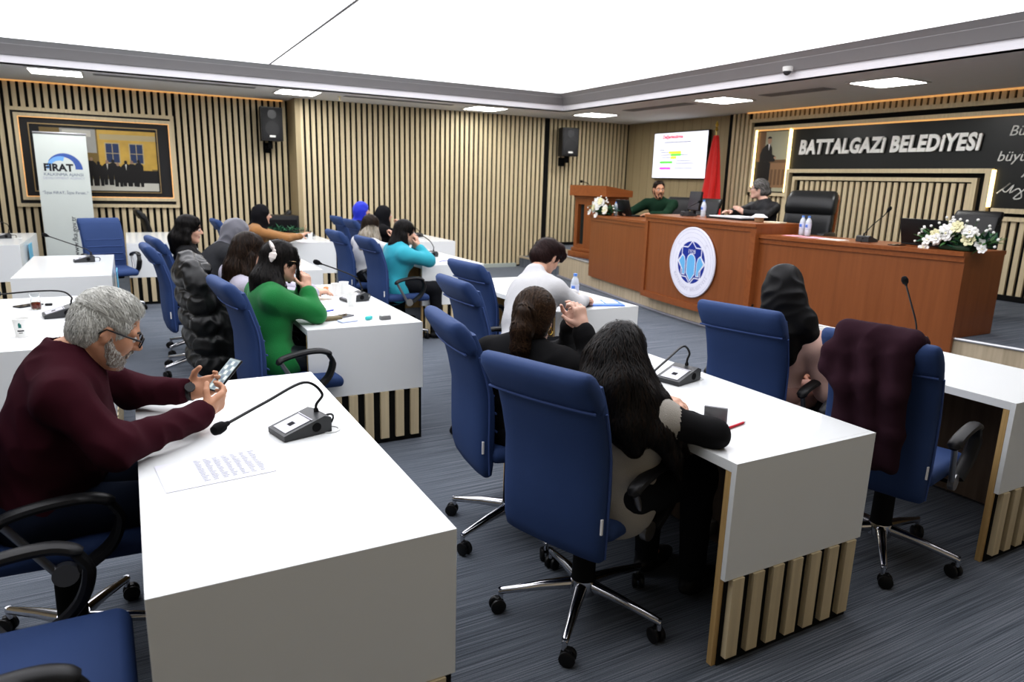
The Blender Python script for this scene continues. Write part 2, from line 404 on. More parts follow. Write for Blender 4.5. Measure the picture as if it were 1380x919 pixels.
# framed picture (glowing oak frame with black mat)
t = thing('framed_picture', 'large wide picture of dark suited men outside ochre building, oak glow frame', 'picture', (-.33, YB2, 1.75))
def ring(mb, x0, x1, z0, z1, w, y0, y1, mi=0):
    mb.bx(x0, x1, y0, y1, z1-w, z1, mi); mb.bx(x0, x1, y0, y1, z0, z0+w, mi)
    mb.bx(x0, x0+w, y0, y1, z0+w, z1-w, mi); mb.bx(x1-w, x1, y0, y1, z0+w, z1-w, mi)
mb = MB(); ring(mb, -1.07, 1.075, -.70, .70, .05, -.05, .03); mb.build('outer_frame', M_OAK, t, False)
mb = MB(); ring(mb, -.985, 1.045, -.60, .62, .045, -.065, .03); mb.build('inner_frame', M_OAK, t, False)
mb = MB(); ring(mb, -.938, .998, -.553, .573, .012, -.06, -.045); mb.build('light_strip', M_WARM, t, False)
mb = MB(); mb.bx(-1.03, 1.04, -.012, .03, -.66, .66); mb.build('mat_board', plain('mat_black', (.016, .016, .017), .5), t, False)
mb = MB(); ring(mb, -.83, .83, -.48, .49, .014, -.04, -.012); mb.build('gilt_frame', plain('gilt', (.34, .25, .13), .35, metal=.6), t, False)
mb = MB(); y = -.016
def q(x0, x1, z0, z1, mi, dy=0): mb.poly([(x0, y-dy, z0), (x1, y-dy, z0), (x1, y-dy, z1), (x0, y-dy, z1)], mi)
q(-.82, .82, -.47, .48, 0); q(-.70, .80, -.45, .44, 1, .001); q(.02, .80, -.12, .44, 2, .002); q(.05, .80, .30, .38, 3, .003)
q(-.45, .0, .10, .44, 4, .002); q(-.42, -.06, .33, .42, 5, .003)
for wx in (.12, .44):
    q(wx-.015, wx+.185, -.045, .26, 3, .003); q(wx, wx+.17, -.03, .245, 6, .004)
    q(wx+.08, wx+.09, -.03, .245, 3, .005); q(wx, wx+.17, .10, .11, 3, .005)
q(-.70, .80, -.45, -.28, 5, .003); q(.25, .80, -.33, -.14, 7, .004); q(.55, .72, -.14, -.07, 2, .004)
for i in range(15):
    cx = -.66+i*.085+random.uniform(-.02, .02); hgt = random.uniform(.34, .42); b = -.40+random.uniform(0, .06); dy = .005+i*.0002
    mb.poly([(cx-.055, y-dy, b), (cx-.01, y-dy, b), (cx, y-dy, b+.16), (cx+.01, y-dy, b), (cx+.05, y-dy, b), (cx+.06, y-dy, b+hgt*.8), (cx+.025, y-dy, b+hgt*.9), (cx-.025, y-dy, b+hgt*.9), (cx-.065, y-dy, b+hgt*.8)], 7)
    mb.poly([(cx+.022*math.cos(a*PI/4), y-dy-.0001, b+hgt*.96+.028*math.sin(a*PI/4)) for a in range(8)], 8 if i % 2 else 7)
    if i % 3 == 0: mb.poly([(cx-.012, y-dy-.0001, b+hgt*.88), (cx, y-dy-.0001, b+hgt*.62), (cx+.012, y-dy-.0001, b+hgt*.88)], 5)
mb.build('picture_print', [M_BLKP, plain('pic_olive', (.20, .14, .05), .3), plain('pic_ochre', (.55, .36, .08), .3, var=.3), plain('pic_tan', (.46, .38, .22), .3),
    plain('pic_grey', (.35, .35, .33), .3), plain('pic_pale', (.55, .54, .48), .3), plain('pic_blue', (.03, .05, .12), .3), plain('pic_dark', (.015, .014, .014), .3), plain('pic_face', (.30, .20, .14), .3)], t, False)

# portrait alcove picture: a figure in a dark suit behind a carved wooden desk (generic)
t = thing('portrait_picture', 'tall lit portrait print of suited speaker at wooden desk, left of lettering', 'picture', (WX+.002, 8.04, 2.03))
mb = MB(); mb.bx(-.012, .0, -.32, .325, -.475, .475); mb.build('print_board', M_PANELBLK, t, False)
mb = MB()
def q2(a0, a1, z0, z1, mi, d): mb.poly([(-.013-d, -a0, z0), (-.013-d, -a1, z0), (-.013-d, -a1, z1), (-.013-d, -a0, z1)], mi)
q2(-.31, .30, -.46, .46, 0, .001); q2(-.31, -.16, .0, .46, 1, .002); q2(-.31, .05, -.46, -.04, 2, .003); q2(-.02, .30, -.40, -.02, 3, .004); q2(-.04, .31, -.02, .03, 1, .005)
for i in range(4): q2(.0+i*.075, .045+i*.075, -.36, -.12, 1, .006)
q2(-.31, -.02, -.25, -.0, 2, .0045)
mb.poly([(-.02, -a, z) for a, z in ((-.24, .0), (.06, .0), (.07, .08), (.0, .11), (-.02, .22), (-.06, .27), (-.12, .27), (-.21, .2), (-.25, .1))], 2)
mb.poly([(-.0205, -(-.075+.04*math.cos(k*PI/6)), .325+.055*math.sin(k*PI/6)) for k in range(12)], 4)
mb.poly([(-.021, -(-.078+.042*math.cos(k*PI/6)), .355+.032*math.sin(k*PI/6)) for k in range(7)], 2)
mb.poly([(-.0206, -a, z) for a, z in ((-.095, .27), (-.06, .27), (-.075, .17))], 5)
mb.poly([(-.0206, -(.06+.025*math.cos(k*PI/4)), .06+.02*math.sin(k*PI/4)) for k in range(8)], 4)
mb.build('print_image', [plain('por_bg', (.40, .40, .30), .35), plain('por_brown', (.17, .10, .055), .35), plain('por_dark', (.012, .012, .014), .35), plain('por_wood', (.30, .18, .10), .35), plain('por_skin', (.46, .30, .21), .35), M_PAPER], t, False)

# lettering on the black panel
LM = lambda y, z, x=WX-.004: basis((x, y, z), (0, -1, 0), (0, 0, 1))
vs, fs = text_mesh('BATTALGAZi BELEDiYESi', .27, .012, .012, 'CENTER', .12, 1.10)
xs = [v.x for v in vs]; zs = [v.y for v in vs]
w0 = max(xs)-min(xs); sx = 2.62/w0; capz = .205/.195
mb = MB(); cx = (max(xs)+min(xs))/2
mb.add([(( v.x-cx)*sx, v.y*1.02, v.z) for v in vs], fs, 0, LM(6.215, 2.222, WX-.02))
tag(mb.build('wall_lettering', plain('letter_silver', (.90, .90, .87), .5), None, True, 30), 'raised pale grey BATTALGAZİ BELEDİYESİ letters on black wall panel', 'lettering')
mb = MB()
for i, (s, z) in enumerate((('Büyük işleri,', 2.335), ('yalnız', 2.195), ('büyük milletler', 2.05), ('yapar.', 1.905))):
    add_text(mb, s, .165, LM(4.22, z, WX-.0), 0, extrude=.004, shear=.22)
tag(mb.build('wall_quote', plain('quote_silver', (.75, .75, .72), .4), None, False), 'four lines of slanted grey quotation lettering at panel end', 'lettering')
mb = MB()
sig = [(-.43, -.07), (-.30, .05), (-.37, -.02), (-.33, -.05), (-.26, .03), (-.29, -.06), (-.20, -.01), (-.16, -.11), (-.24, -.12), (-.12, .0), (-.04, .06), (-.09, -.04), (.0, -.01), (.03, .05), (.0, -.05), (.08, .0), (.14, .06), (.11, -.03), (.2, .02), (.3, .0), (.45, .05)]
mb.tube(smoothpath([(a, b, 0) for a, b in sig], 4), .008, 6, 0, True, LM(4.22, 1.70, WX+.0)); mb.tube([(-.05, -.13, 0), (.14, -.11, 0)], .006, 6, 0, True, LM(4.22, 1.70, WX+.0))
tag(mb.build('wall_signature', plain('quote_silver', (.75, .75, .72), .4)), 'grey handwritten signature under the slanted quotation', 'lettering')

# screen with a slide
t = thing('presentation_screen', 'wall mounted flat screen showing white slide with highlighted text', 'screen', (XR-.07, 10.24, 2.17))
mb = MB(); mb.bx(.05, .069, -.3, .3, -.2, .2); mb.bx(-.02, .05, -.735, .735, -.425, .425, 0, .01); mb.build('screen_bezel', M_BLKP, t)
SM = basis((-.0215, 0, 0), (0, -1, 0), (0, 0, 1))
mb = MB(); mb.poly([(-.72, -.41, 0), (.72, -.41, 0), (.72, .41, 0), (-.72, .41, 0)], 0, SM)
def bar(x0, x1, z, h, mi, d): mb.poly([(x0, z-h, d), (x1, z-h, d), (x1, z+h, d), (x0, z+h, d)], mi, SM)
add_text(mb, 'Değerlendirme', .088, SM @ Matrix.Translation((-.20, .335, .001)), 1, bold=.003)
for x0, x1, z in ((-.42, .30, .24), (-.55, -.38, .10), (-.52, -.24, .055), (-.52, -.22, .01), (-.52, -.22, -.04), (.05, .28, .01), (-.08, .34, -.10), (-.08, .44, -.145), (-.12, .4, -.235)):
    n = int((x1-x0)/.03)
    for i in range(n): bar(x0+i*.03, x0+i*.03+.024, z, .010, 2, .001)
bar(-.28, .06, .055, .022, 3, .002); bar(-.22, .06, .01, .022, 4, .002); bar(-.22, -.06, -.04, .022, 3, .002); bar(-.52, -.16, -.125, .022, 4, .002); bar(-.52, -.2, -.235, .022, 5, .002)
mb.build('slide', [emit('slide_white', (.90, .92, 1), .70), emit('slide_red', (.75, .01, .10), .55), emit('slide_grey', (.35, .35, .48), .35), emit('slide_yellow', (.95, .85, .05), .85), emit('slide_green', (.15, .85, .12), .8), emit('slide_magenta', (.92, .1, .72), .85)], t, False)

# flag on a pole
t = thing('flag', 'hanging red flag with white emblem on gold-tipped pole beside screen', 'flag', (8.72, 8.98, .392))
mb = MB(); mb.lathe([(.16, 0), (.16, .02), (.05, .05), (.02, .06)], 24); mb.build('flag_base', plain('brass2', (.55, .42, .16), .3, metal=.9), t)
mb = MB(); mb.cyl((0, 0, .05), (0, 0, 2.12), .012); mb.build('pole', plain('brass2', (.55, .42, .16), .3, metal=.9), t)
mb = MB(); mb.lathe([(.004, 2.12), (.03, 2.15), (.012, 2.19), (.028, 2.23), (.004, 2.30)], 14); mb.build('finial', plain('gold', (.75, .55, .12), .25, metal=.9), t)
mb = MB(); n = 40; rows = 26; vs = []
for i in range(rows+1):
    s = i/rows; z = 2.06-1.78*s
    wid = .045+.20*s**.8
    for j in range(n):
        a = 2*PI*j/n; rr = wid*(1+.22*math.sin(5*a+2*s)+.08*math.sin(9*a))
        vs.append((rr*.55*math.cos(a)-.03*s, rr*math.sin(a)+.0, z-.10*s*math.cos(a)))
fs = [(i*n+j, (i+1)*n+j, (i+1)*n+(j+1) % n, i*n+(j+1) % n) for i in range(rows) for j in range(n)]
mb.add(vs, fs); mb.build('flag_cloth', plain('flag_red', (.62, .015, .012), .6, sheen=.2), t)
# visible slivers of the white crescent on the folds of the cloth
mb = MB()
def onflag(a, s, o=1.02):
    wid = .045+.20*s**.8; rr = wid*(1+.22*math.sin(5*a+2*s)+.08*math.sin(9*a))*o
    return (rr*.55*math.cos(a)-.03*s-.004, rr*math.sin(a), 2.06-1.78*s-.10*s*math.cos(a))
for a0, s0, s1, dw in ((R(118), .50, .66, .16), (R(128), .66, .74, .12)):
    k = 10; L = []; Q = []
    for i in range(k+1):
        u = i/k; s = s0+(s1-s0)*u; b = dw*math.sin(PI*u)
        L.append(onflag(a0+.16*math.sin(PI*u), s)); Q.append(onflag(a0+.16*math.sin(PI*u)+b, s))
    mb.add(L+Q, [(i, i+1, k+2+i, k+1+i) for i in range(k)])
mb.build('flag_emblem', plain('flag_white', (.75, .73, .72), .6), t)

# roll-up banner
t = thing('rollup_banner', 'white standing roll-up banner reading FIRAT with blue arch logo', 'banner', (-.74, 11.80, 0), 0)
mb = MB(); mb.bx(-.33, .33, -.10, .10, 0, .09, 0, .02); mb.build('banner_base', M_STEEL, t)
mb = MB(); mb.bx(-.31, .31, -.004, .0, .09, 2.07); mb.build('banner_sheet', plain('banner_white', (.54, .58, .56), .5, var=.02), t, False)
mb = MB(); mb.bx(-.315, .315, -.012, .012, 2.065, 2.095, 0, .004); mb.build('top_rail', M_STEEL, t)
mb = MB(); mb.cyl((0, .03, .05), (0, .03, 2.07), .01); mb.build('support_pole', M_STEEL, t)
BM = basis((0, -.0055, 0), (1, 0, 0), (0, 0, 1))
mb = MB()
def arch(cx, cz, r0, r1, a0, a1, mi, taper=0., d=0.):
    k = 18; A = []; B = []
    for i in range(k+1):
        u = i/k; a = R(a0+(a1-a0)*u); th = (r1-r0)*(1-taper*(1-u))
        A.append((cx+r1*math.cos(a), cz+r1*math.sin(a), d)); B.append((cx+(r1-th)*math.cos(a), cz+(r1-th)*math.sin(a), d))
    mb.add(A+B, [(i, i+1, k+2+i, k+1+i) for i in range(k)], mi, BM)
arch(.02, 1.60, .125, .215, 150, 0, 0, .75, .0); arch(-.02, 1.60, .11, .175, 180, 75, 1, .4, .0008)
mb.build('logo', [plain('logo_blue', (.05, .10, .32), .5), plain('logo_sky', (.16, .35, .68), .5)], t, False)
BLP = [M_INKD, M_INKD, M_INKD, plain('ban_grey', (.12, .15, .22), .6), plain('ban_lav', (.38, .40, .50), .6)]
mb = MB(); add_text(mb, 'FIRAT', .135, BM @ Matrix.Translation((-.055, 1.615, .0012)), 2, bold=.0055)
mb.build('lettering', BLP, t, False); mb = MB(); add_text(mb, 'KALKINMA AJANSI', .057, BM @ Matrix.Translation((0, 1.525, .0012)), 3)
mb.build('lettering', BLP, t, False); mb = MB(); add_text(mb, 'DEVELOPMENT AGENCY', .045, BM @ Matrix.Translation((0, 1.475, .0012)), 4)
mb.build('lettering', BLP, t, False); mb = MB(); add_text(mb, '"İşte FIRAT, İşte Fırsat.."', .052, BM @ Matrix.Translation((.0, 1.275, .0012)), 3)
mb.build('lettering', BLP, t, False); mb = MB(); add_text(mb, 'www.fka.gov.tr', .093, BM @ Matrix.Translation((.055, .665, .0012)) @ Matrix.Rotation(PI/2, 4, 'Z'), 2)
mb.build('lettering', BLP, t, False)
# ================================================================ DESKS
def desk(x, y, L, label, W=.695, cable=False):
    t = thing('conference_desk', label, 'desk', (x, y, 0), 0, 'white conference desks in rows')
    mb = MB(); mb.bx(0, W, .0202, L-.0202, .715, .75, 0, .0005, 1); mb.build('tabletop', M_WHITE, t, True)
    for nm, a, b, c, d in (('near', 0, .020, .022, .046), ('far', L-.020, L, L-.046, L-.022)):
        mb = MB(); mb.bx(.0, W, a, b, .335, .75, 0, .0005, 1); mb.build('end_panel', M_WHITE, t)
        mb = MB(); mb.bx(.001, W-.01, c, d, .0, .714, 0, .001, 1); mb.build('side_board', M_EDGE, t)
        mb = MB()
        mb.bx(.02, W-.005, (a+.016 if nm == 'near' else a-.0015), (b+.0015 if nm == 'near' else b-.016), .0, .334, 1)
        for i in range(7):
            s = .035+i*.0965; mb.bx(s, s+.052, a-.006 if nm == 'near' else a+.002, b-.003 if nm == 'near' else b+.006, .035, .333, 0)
        mb.build('slat_panel', [M_OAK, M_BLACKWALL], t, False)
    mb = MB(); mb.bx(W-.085, W-.06, .047, L-.047, .02, .714); mb.build('modesty_panel', M_DESKWOOD, t, False)
    mb = MB(); mb.bx(W-.02, W, .03, L-.03, .335, .714); mb.build('front_panel', M_WHITE, t, False)
    mb = MB(); mb.bx(W-.03, W-.018, .03, L-.03, .02, .334, 1)
    n = int((L-.08)/.0965)
    for i in range(n): s = .045+i*.0965; mb.bx(W-.018, W+.004, s, s+.052, .035, .333, 0)
    mb.build('slat_panel', [M_OAK, M_BLACKWALL], t, False)
    mb = MB(); mb.lathe([(.030, .7500), (.037, .7500), (.037, .7535), (.030, .7535), (.030, .7500)], 24, caps=False); mb.ball((0, 0, .7502), (.03, .03, .0008), 16)
    mb.build('cable_grommet', [plain('grommet', (.60, .61, .60), .4)], t, True, loc=(W-.11, L*.52, 0))
    if cable:
        mb = MB()
        for k in range(3):
            o = .012*k
            mb.tube(smoothpath([(W-.12, L*.52, .71), (W-.16, .58+o, .66), (W-.15-o, .48, .42), (W-.13, .40+o, .2+o), (W-.11, .5, .04)], 6), .004, 6)
        mb.tube(smoothpath([(.22, .12, .71), (.20, .14, .5), (.26, .16, .33), (.21, .18, .30), (.28, .2, .40), (.24, .15, .71)], 6), .004, 6)
        mb.build('cable', M_BLKP, t)
        mb = MB(); mb.bx(W-.13, W-.087, .62, .74, .06, .13, 0, .01); mb.build('socket_box', plain('socket', (.30, .29, .28), .5), t)
    return t
desk(-.035, 1.455, 1.592, 'foreground white desk bearing printed table sheet, beside man in maroon sweater')
desk(1.628, 1.455, 1.575, 'white desk with slatted end where woman with very long hair leans', cable=True)
desk(3.222, 1.43, 1.60, 'white desk at right with upright microphone before the chair with coat')
desk(.838, 3.92, 1.70, 'white desk with paper cups and phones before woman in green sweater')
desk(2.505, 3.92, 1.65, 'white desk with blue folder and water bottle before person in white sweater')
desk(-.83, 3.94, 1.66, 'white desk at left with tea glass and logo paper cup behind grey-haired man')
desk(2.575, 6.60, 1.72, 'white desk before woman in turquoise sweater')
desk(.870, 6.55, 1.72, 'white desk before woman in grey headscarf, mostly hidden behind green sweater woman')
desk(-.855, 6.64, 1.69, 'empty white desk with microphone before blue chair seen from its front')
desk(-1.80, 9.60, 1.80, 'white desk at far left edge beside the roll-up banner')
desk(-.045, 9.58, 1.78, 'white desk with slatted end behind black-haired woman, below framed picture')
desk(1.725, 9.36, 1.60, 'white desk where woman in black headscarf and tan top writes')
desk(3.41, 9.22, 1.75, 'white desk before the two women in headscarves by the back wall')

# ================================================================ OFFICE CHAIRS
def back_grid(mb, sec, mi=0, n=28):
    """closed loft of rounded, slightly wrapped sections: (z, x_centre, half_width, thickness, wrap)"""
    o = len(mb.v); rows = len(sec); vs = []
    for z, xc, w, t, wr in sec:
        for j in range(n):
            a = 2*PI*j/n; c, s = math.cos(a), math.sin(a)
            yy = w*math.copysign(abs(c)**.28, c); xx = t/2*math.copysign(abs(s)**.55, s)
            vs.append((xc+xx+wr*(yy/w)**2, yy, z))
    fs = [(i*n+j, i*n+(j+1) % n, (i+1)*n+(j+1) % n, (i+1)*n+j) for i in range(rows-1) for j in range(n)]
    fs += [tuple(reversed(range(n))), tuple(range((rows-1)*n, rows*n))]
    fs = [tuple(reversed(f)) for f in fs]
    mb.add(vs, fs, mi)
def make_chair(fab, seam, base_m, quilt=True):
    t = thing('office_chair', 'x', 'chair')
    mb = MB()
    back_grid(mb, [(.375, -.210, .200, .03, .01), (.385, -.210, .210, .055, .012), (.43, -.215, .214, .075, .014), (.53, -.220, .215, .085, .018), (.63, -.223, .216, .085, .022), (.73, -.228, .216, .078, .024), (.83, -.248, .219, .072, .022), (.92, -.272, .220, .07, .018), (.96, -.283, .218, .066, .016), (1.0, -.293, .216, .05, .014)])
    bk = mb.build('backrest', fab, t, True, 60)
    mb = MB()
    if quilt:
        for z, x in ((.57, -.170), (.65, -.174), (.73, -.186), (.81, -.206)):
            mb.tube([(x+.020*(yy/.22)**2, yy, z) for yy in [-.185+i*.037 for i in range(11)]], .005, 6)
    for s in (-1, 1):
        mb.tube(smoothpath([(-.207+.012, s*.212, .39), (-.218+.016, s*.218, .52), (-.223+.02, s*.219, .65), (-.232+.022, s*.219, .77), (-.270+.018, s*.222, .91)], 5), .005, 6)
    mb.build('seam_piping', seam, bk)
    mb = MB()
    back_grid(mb, [(.915, -.300, .220, .018, .016), (.918, -.294, .224, .05, .016), (.945, -.300, .226, .086, .014), (.98, -.314, .226, .098, .010), (1.01, -.330, .225, .098, .006), (1.035, -.340, .221, .080, .004), (1.048, -.344, .214, .05, .003), (1.052, -.344, .206, .02, .003)])
    hd = mb.build('headrest', fab, t, True, 60)
    mb = MB(); mb.tube([(-.325+.016*(yy/.22)**2, yy, .922) for yy in [-.22+i*.044 for i in range(11)]], .005, 6); mb.build('seam_piping', seam, hd)
    mb = MB(); mb.bx(-.230, -.222, -.216, -.209, .49, .545); mb.build('care_tag', M_TAG, t, False)
    mb = MB(); mb.bx(-.19, .26, -.225, .225, .425, .50, 0, .034, 4)
    for i, v in enumerate(mb.v):
        x, y, z = v; k = max(0, (x-.1)/.17)
        mb.v[i] = (x, y, z-.022*k*k-(.010*(1-min(1, (abs(y)/.25)**2)*1.) if z > .47 else 0)+.008)
    mb.build('seat', fab, t, True, 60)
    for s in (-1, 1):
        mb = MB(); mb.tube(smoothpath([(-.135, s*.262, .612), (-.10, s*.263, .640), (.0, s*.266, .662), (.10, s*.266, .664), (.165, s*.262, .640)], 5), [.014, .02]+[.027]*17+[.025, .016], 10, 0, True, None, .6)
        ar = mb.build('armrest', M_BLKP, t)
        mb = MB(); mb.tube(smoothpath([(.150, s*.262, .640), (.175, s*.258, .585), (.145, s*.252, .50), (.06, s*.245, .43)], 5), [.022]*5+[.028]*11, 8, 0, True, None, .6); mb.build('arm_bracket', M_BLKP, ar)
        mb = MB(); mb.cyl((-.115, s*.262, .622), (.0, s*.243, .43), .012, n=10); mb.build('arm_bar', M_STEEL, ar)
        mb = MB(); mb.cyl((.02, s*.232, .425), (.02, s*.256, .425), .036, n=18); mb.build('arm_knob', M_STEEL, ar)
    mb = MB(); mb.bx(-.12, .13, -.10, .10, .385, .432, 0, .012); mb.bx(-.225, -.08, -.035, .035, .40, .425, 0, .006); mb.cyl((.0, 0, .3), (0, 0, .39), .032, .032); mb.cyl((.06, -.24, .405), (.06, -.05, .405), .008)
    mb.build('tilt_mechanism', M_BLKM, t)
    mb = MB(); mb.cyl((0, 0, .14), (0, 0, .34), .045, .042, 18); mb.build('gas_column', M_BLKM, t)
    mb = MB(); mb.lathe([(.02, .085), (.05, .09), (.055, .12), (.048, .15)], 20)
    for i in range(5):
        a = -PI/2+.12+i*2*PI/5; d = Vector((math.cos(a), math.sin(a), 0))
        mb.tube([d*.04+Vector((0, 0, .125)), d*.16+Vector((0, 0, .112)), d*.305+Vector((0, 0, .088)), d*.318+Vector((0, 0, .083))], [.024, .019, .014, .011], 10)
    mb.build('star_base', base_m, t)
    for i in range(5):
        a = -PI/2+.12+i*2*PI/5; d = Vector((math.cos(a), math.sin(a), 0)); p = d*.312
        b = a+1.1+i*1.3; e = Vector((math.cos(b), math.sin(b), 0)); c = p+Vector((-e.y, e.x, 0))*.012
        mb = MB()
        for s in (-1, 1):
            q0 = c+e*(s*.006)+Vector((0, 0, .029)); q1 = c+e*(s*.024)+Vector((0, 0, .029)); mb.tube([q0, q0.lerp(q1, .25), q0.lerp(q1, .8), q1], [.024, .029, .029, .022], 16)
        mb.bx(c.x-.012, c.x+.012, c.y-.012, c.y+.012, .035, .062, 0, .005)
        cs = mb.build('caster', M_BLKP, t)
        mb = MB(); mb.cyl(p+Vector((0, 0, .055)), p+Vector((0, 0, .098)), .010, n=10); mb.build('caster_stem', M_CHROME, cs)
    return t
PROTO = make_chair(M_BLUE, M_BLUESEAM, M_CHROME)
_used = [False]
def chair(x, y, yaw, label, z=0., proto=None, group='blue high-backed office chairs at the desks'):
    if proto is None and not _used[0]: o = PROTO; _used[0] = True
    else: o = copy_tree(proto or PROTO)
    o.location = (x, y, z); o.rotation_euler = (0, 0, R(yaw)); o['label'] = label; o['category'] = 'chair'
    if group: o['group'] = group
    return o
chair(1.405, 1.935, 20, 'large blue office chair in front centre, back to viewer, woman with long hair seated')
chair(1.47, 2.62, -7, 'blue office chair seen side-on, holding woman with ponytail in black sweater')
chair(1.96, 3.66, -1, 'blue office chair with armrest left of person in white sweater')
chair(2.38, 4.45, 5, 'empty blue office chair at far side of the white sweater person')
chair(2.885, 2.46, 14, 'blue office chair in which woman with black headscarf and pink coat sits')
chair(2.88, 1.72, 13, 'blue office chair with dark plum coat draped over its backrest')
chair(.74, 4.02, 6, 'blue office chair of woman in green sweater')
chair(.64, 4.98, 4, 'blue office chair under the black puffer jacket')
chair(.50, 6.86, 8, 'blue office chair of black-haired woman in black blazer')
chair(.44, 6.13, 4, 'blue office chair of woman in grey headscarf')
chair(-.22, 9.30, -74, 'empty blue office chair facing viewer, quilted front, before the banner')
chair(2.31, 6.60, 4, 'blue office chair of woman in turquoise sweater')
chair(2.24, 7.46, 4, 'blue office chair of woman with ombre hair')
chair(2.98, 10.20, 4, 'blue office chair of woman in bright blue headscarf')
chair(2.96, 9.40, 4, 'blue office chair of woman in black headscarf near the back wall')
chair(1.28, 9.45, 4, 'blue office chair of woman in tan top')
chair(-.27, 2.50, 0, 'blue office chair holding the grey-haired man in maroon sweater')
chair(-.33, 1.68, 2, 'empty blue office chair in lower left corner, seat pushed to foreground desk')
chair(-1.36, 7.72, 0, 'blue office chair at the left edge behind empty desk, partly out of frame')
# black chairs: same family, black upholstery
BLK = make_chair(plain('black_leather', (.016, .016, .017), .42, bump=.1, bscale=300), M_BLKP, M_CHROME, False)
for ch in BLK.children:
    if ch.name.startswith('care_tag'): bpy.data.objects.remove(ch); break
BLK.location = (.46, 11.88, .0); BLK.rotation_euler = (0, 0, R(6)); tag(BLK, 'black office chair standing against the slatted wall under framed picture', 'chair')
chair(1.98, 11.9, 170, 'grey-black office chair in wall corner behind woman in tan top', 0, BLK, None)
chair(7.32, 8.42, 195, 'black office chair of man in dark green sweater at podium', .392, BLK, None)
chair(7.25, 7.72, 200, 'dark empty chair behind computer monitor at podium', .392, BLK, None)
o = chair(7.12, 6.30, 150, 'low black stool under woman with tied grey hair', .392, BLK, None)
o.name = 'office_stool'; o['category'] = 'stool'
for ch in list(o.children):
    if ch.name.split('.')[0] in ('backrest', 'headrest', 'armrest'):
        for c2 in list(ch.children): bpy.data.objects.remove(c2)
        bpy.data.objects.remove(ch)
chair(7.45, 4.10, 185, 'black round-topped chair behind white flowers and laptop at podium', .392, BLK, None)
# executive leather armchair with wooden arms
def exec_chair():
    t = thing('executive_armchair', 'big black leather executive armchair with wooden side at podium', 'chair', (7.62, 6.18, .392), R(198))
    L = plain('exec_leather', (.022, .023, .024), .32, bump=.1, bscale=250)
    mb = MB()
    back_grid(mb, [(.44, -.20, .27, .08, .05), (.47, -.20, .295, .14, .05), (.60, -.215, .31, .16, .05), (.80, -.24, .315, .16, .05), (.90, -.255, .31, .15, .05), (.92, -.258, .305, .13, .05)])
    mb.build('backrest', L, t, True, 60)
    mb = MB()
    back_grid(mb, [(.90, -.255, .29, .08, .04), (.925, -.25, .315, .17, .04), (1.0, -.255, .32, .21, .04), (1.12, -.285, .315, .20, .03), (1.19, -.31, .29, .14, .02), (1.21, -.32, .26, .06, .02)])
    mb.build('headrest', L, t, True, 60)
    mb = MB(); back_grid(mb, [(.40, -.30, .28, .02, .03), (.5, -.305, .318, .03, .04), (.9, -.345, .325, .03, .045), (1.1, -.385, .315, .03, .03), (1.17, -.40, .28, .02, .02)]); mb.build('back_shell', M_CHERRY, t, True, 60)
    mb = MB(); mb.bx(-.22, .28, -.28, .28, .40, .53, 0, .05, 4); mb.build('seat', L, t, True, 60)
    for s in (-1, 1):
        mb = MB(); mb.bx(-.18, .24, s*.33-.05, s*.33+.05, .62, .70, 0, .03, 4); a = mb.build('armrest', L, t, True, 60)
        mb = MB(); mb.bx(-.20, .22, s*.335-.022, s*.335+.022, .42, .63, 0, .01); mb.build('arm_panel', M_CHERRY, a)
    mb = MB(); mb.cyl((0, 0, .1), (0, 0, .41), .04)
    for i in range(5):
        a = i*2*PI/5+.3; mb.tube([(0, 0, .12), (.33*math.cos(a), .33*math.sin(a), .075)], [.03, .02], 10)
    mb.build('star_base', M_CHERRY, t)
    for i in range(5):
        a = i*2*PI/5+.3; mb = MB(); mb.cyl((.33*math.cos(a)-.02, .33*math.sin(a), .03), (.33*math.cos(a)+.02, .33*math.sin(a), .03), .03); mb.build('caster', M_BLKP, t)
exec_chair()

# ================================================================ PODIUM
def pod_front(y): return stage_x(y)-.075
t = thing('podium_desk', 'long curved cherry wood podium desk with raised centre section', 'desk', (0, 0, 0))
def pod_section(nm, y0, y1, zb, zt, off, depth, parent, frame=False):
    ys = [y0+(y1-y0)*i/12 for i in range(13)]
    fr = [(pod_front(y)+off, y) for y in ys]; bk = [(pod_front(y)+depth, y) for y in reversed(ys)]
    # front board hangs over the stage edge; the carcass behind stands on the stage
    th = [(x+.03, y) for x, y in reversed(fr)]
    mb = MB(); mb.prism(fr+th, zb, zt-.035, 0)
    o = mb.build(nm, M_CHERRY, parent, True, 30)
    for (ya, yb) in ((y0, y0+.03), (y1-.03, y1)):
        mb = MB(); mb.prism([(pod_front(ya)+off+.03, ya), (pod_front(yb)+off+.03, yb), (pod_front(yb)+depth, yb), (pod_front(ya)+depth, ya)], .395, zt-.035, 0)
        mb.build('side_panel', M_CHERRY, o, True, 30)
    mb = MB(); mb.prism([(x-.03, y) for x, y in fr]+[(x+.02, y) for x, y in bk], zt-.035, zt, 0)
    mb.build('counter_top', M_CHERRYD, o, True, 30)
    mb = MB(); mb.prism([(x-.012, y) for x, y in fr]+[(x, y) for x, y in reversed(fr)], zt-.085, zt-.036, 0)
    if frame:
        mb.prism([(x-.02, y) for x, y in fr]+[(x, y) for x, y in reversed(fr)], zb, zb+.075, 0)
        for ya, yb in ((y0, y0+.07), (y1-.07, y1)): mb.prism([(pod_front(ya)+off-.02, ya), (pod_front(yb)+off-.02, yb), (pod_front(yb)+off, yb), (pod_front(ya)+off, ya)], zb+.075, zt-.085, 0)
    mb.build('rail', M_CHERRYD, o, True, 30)
    return o
pod_section('left_wing', 7.19, 9.0, .20, 1.150, .02, .62, t)
pod_section('centre_section', 5.22, 7.19, .19, 1.245, -.04, .66, t, True)
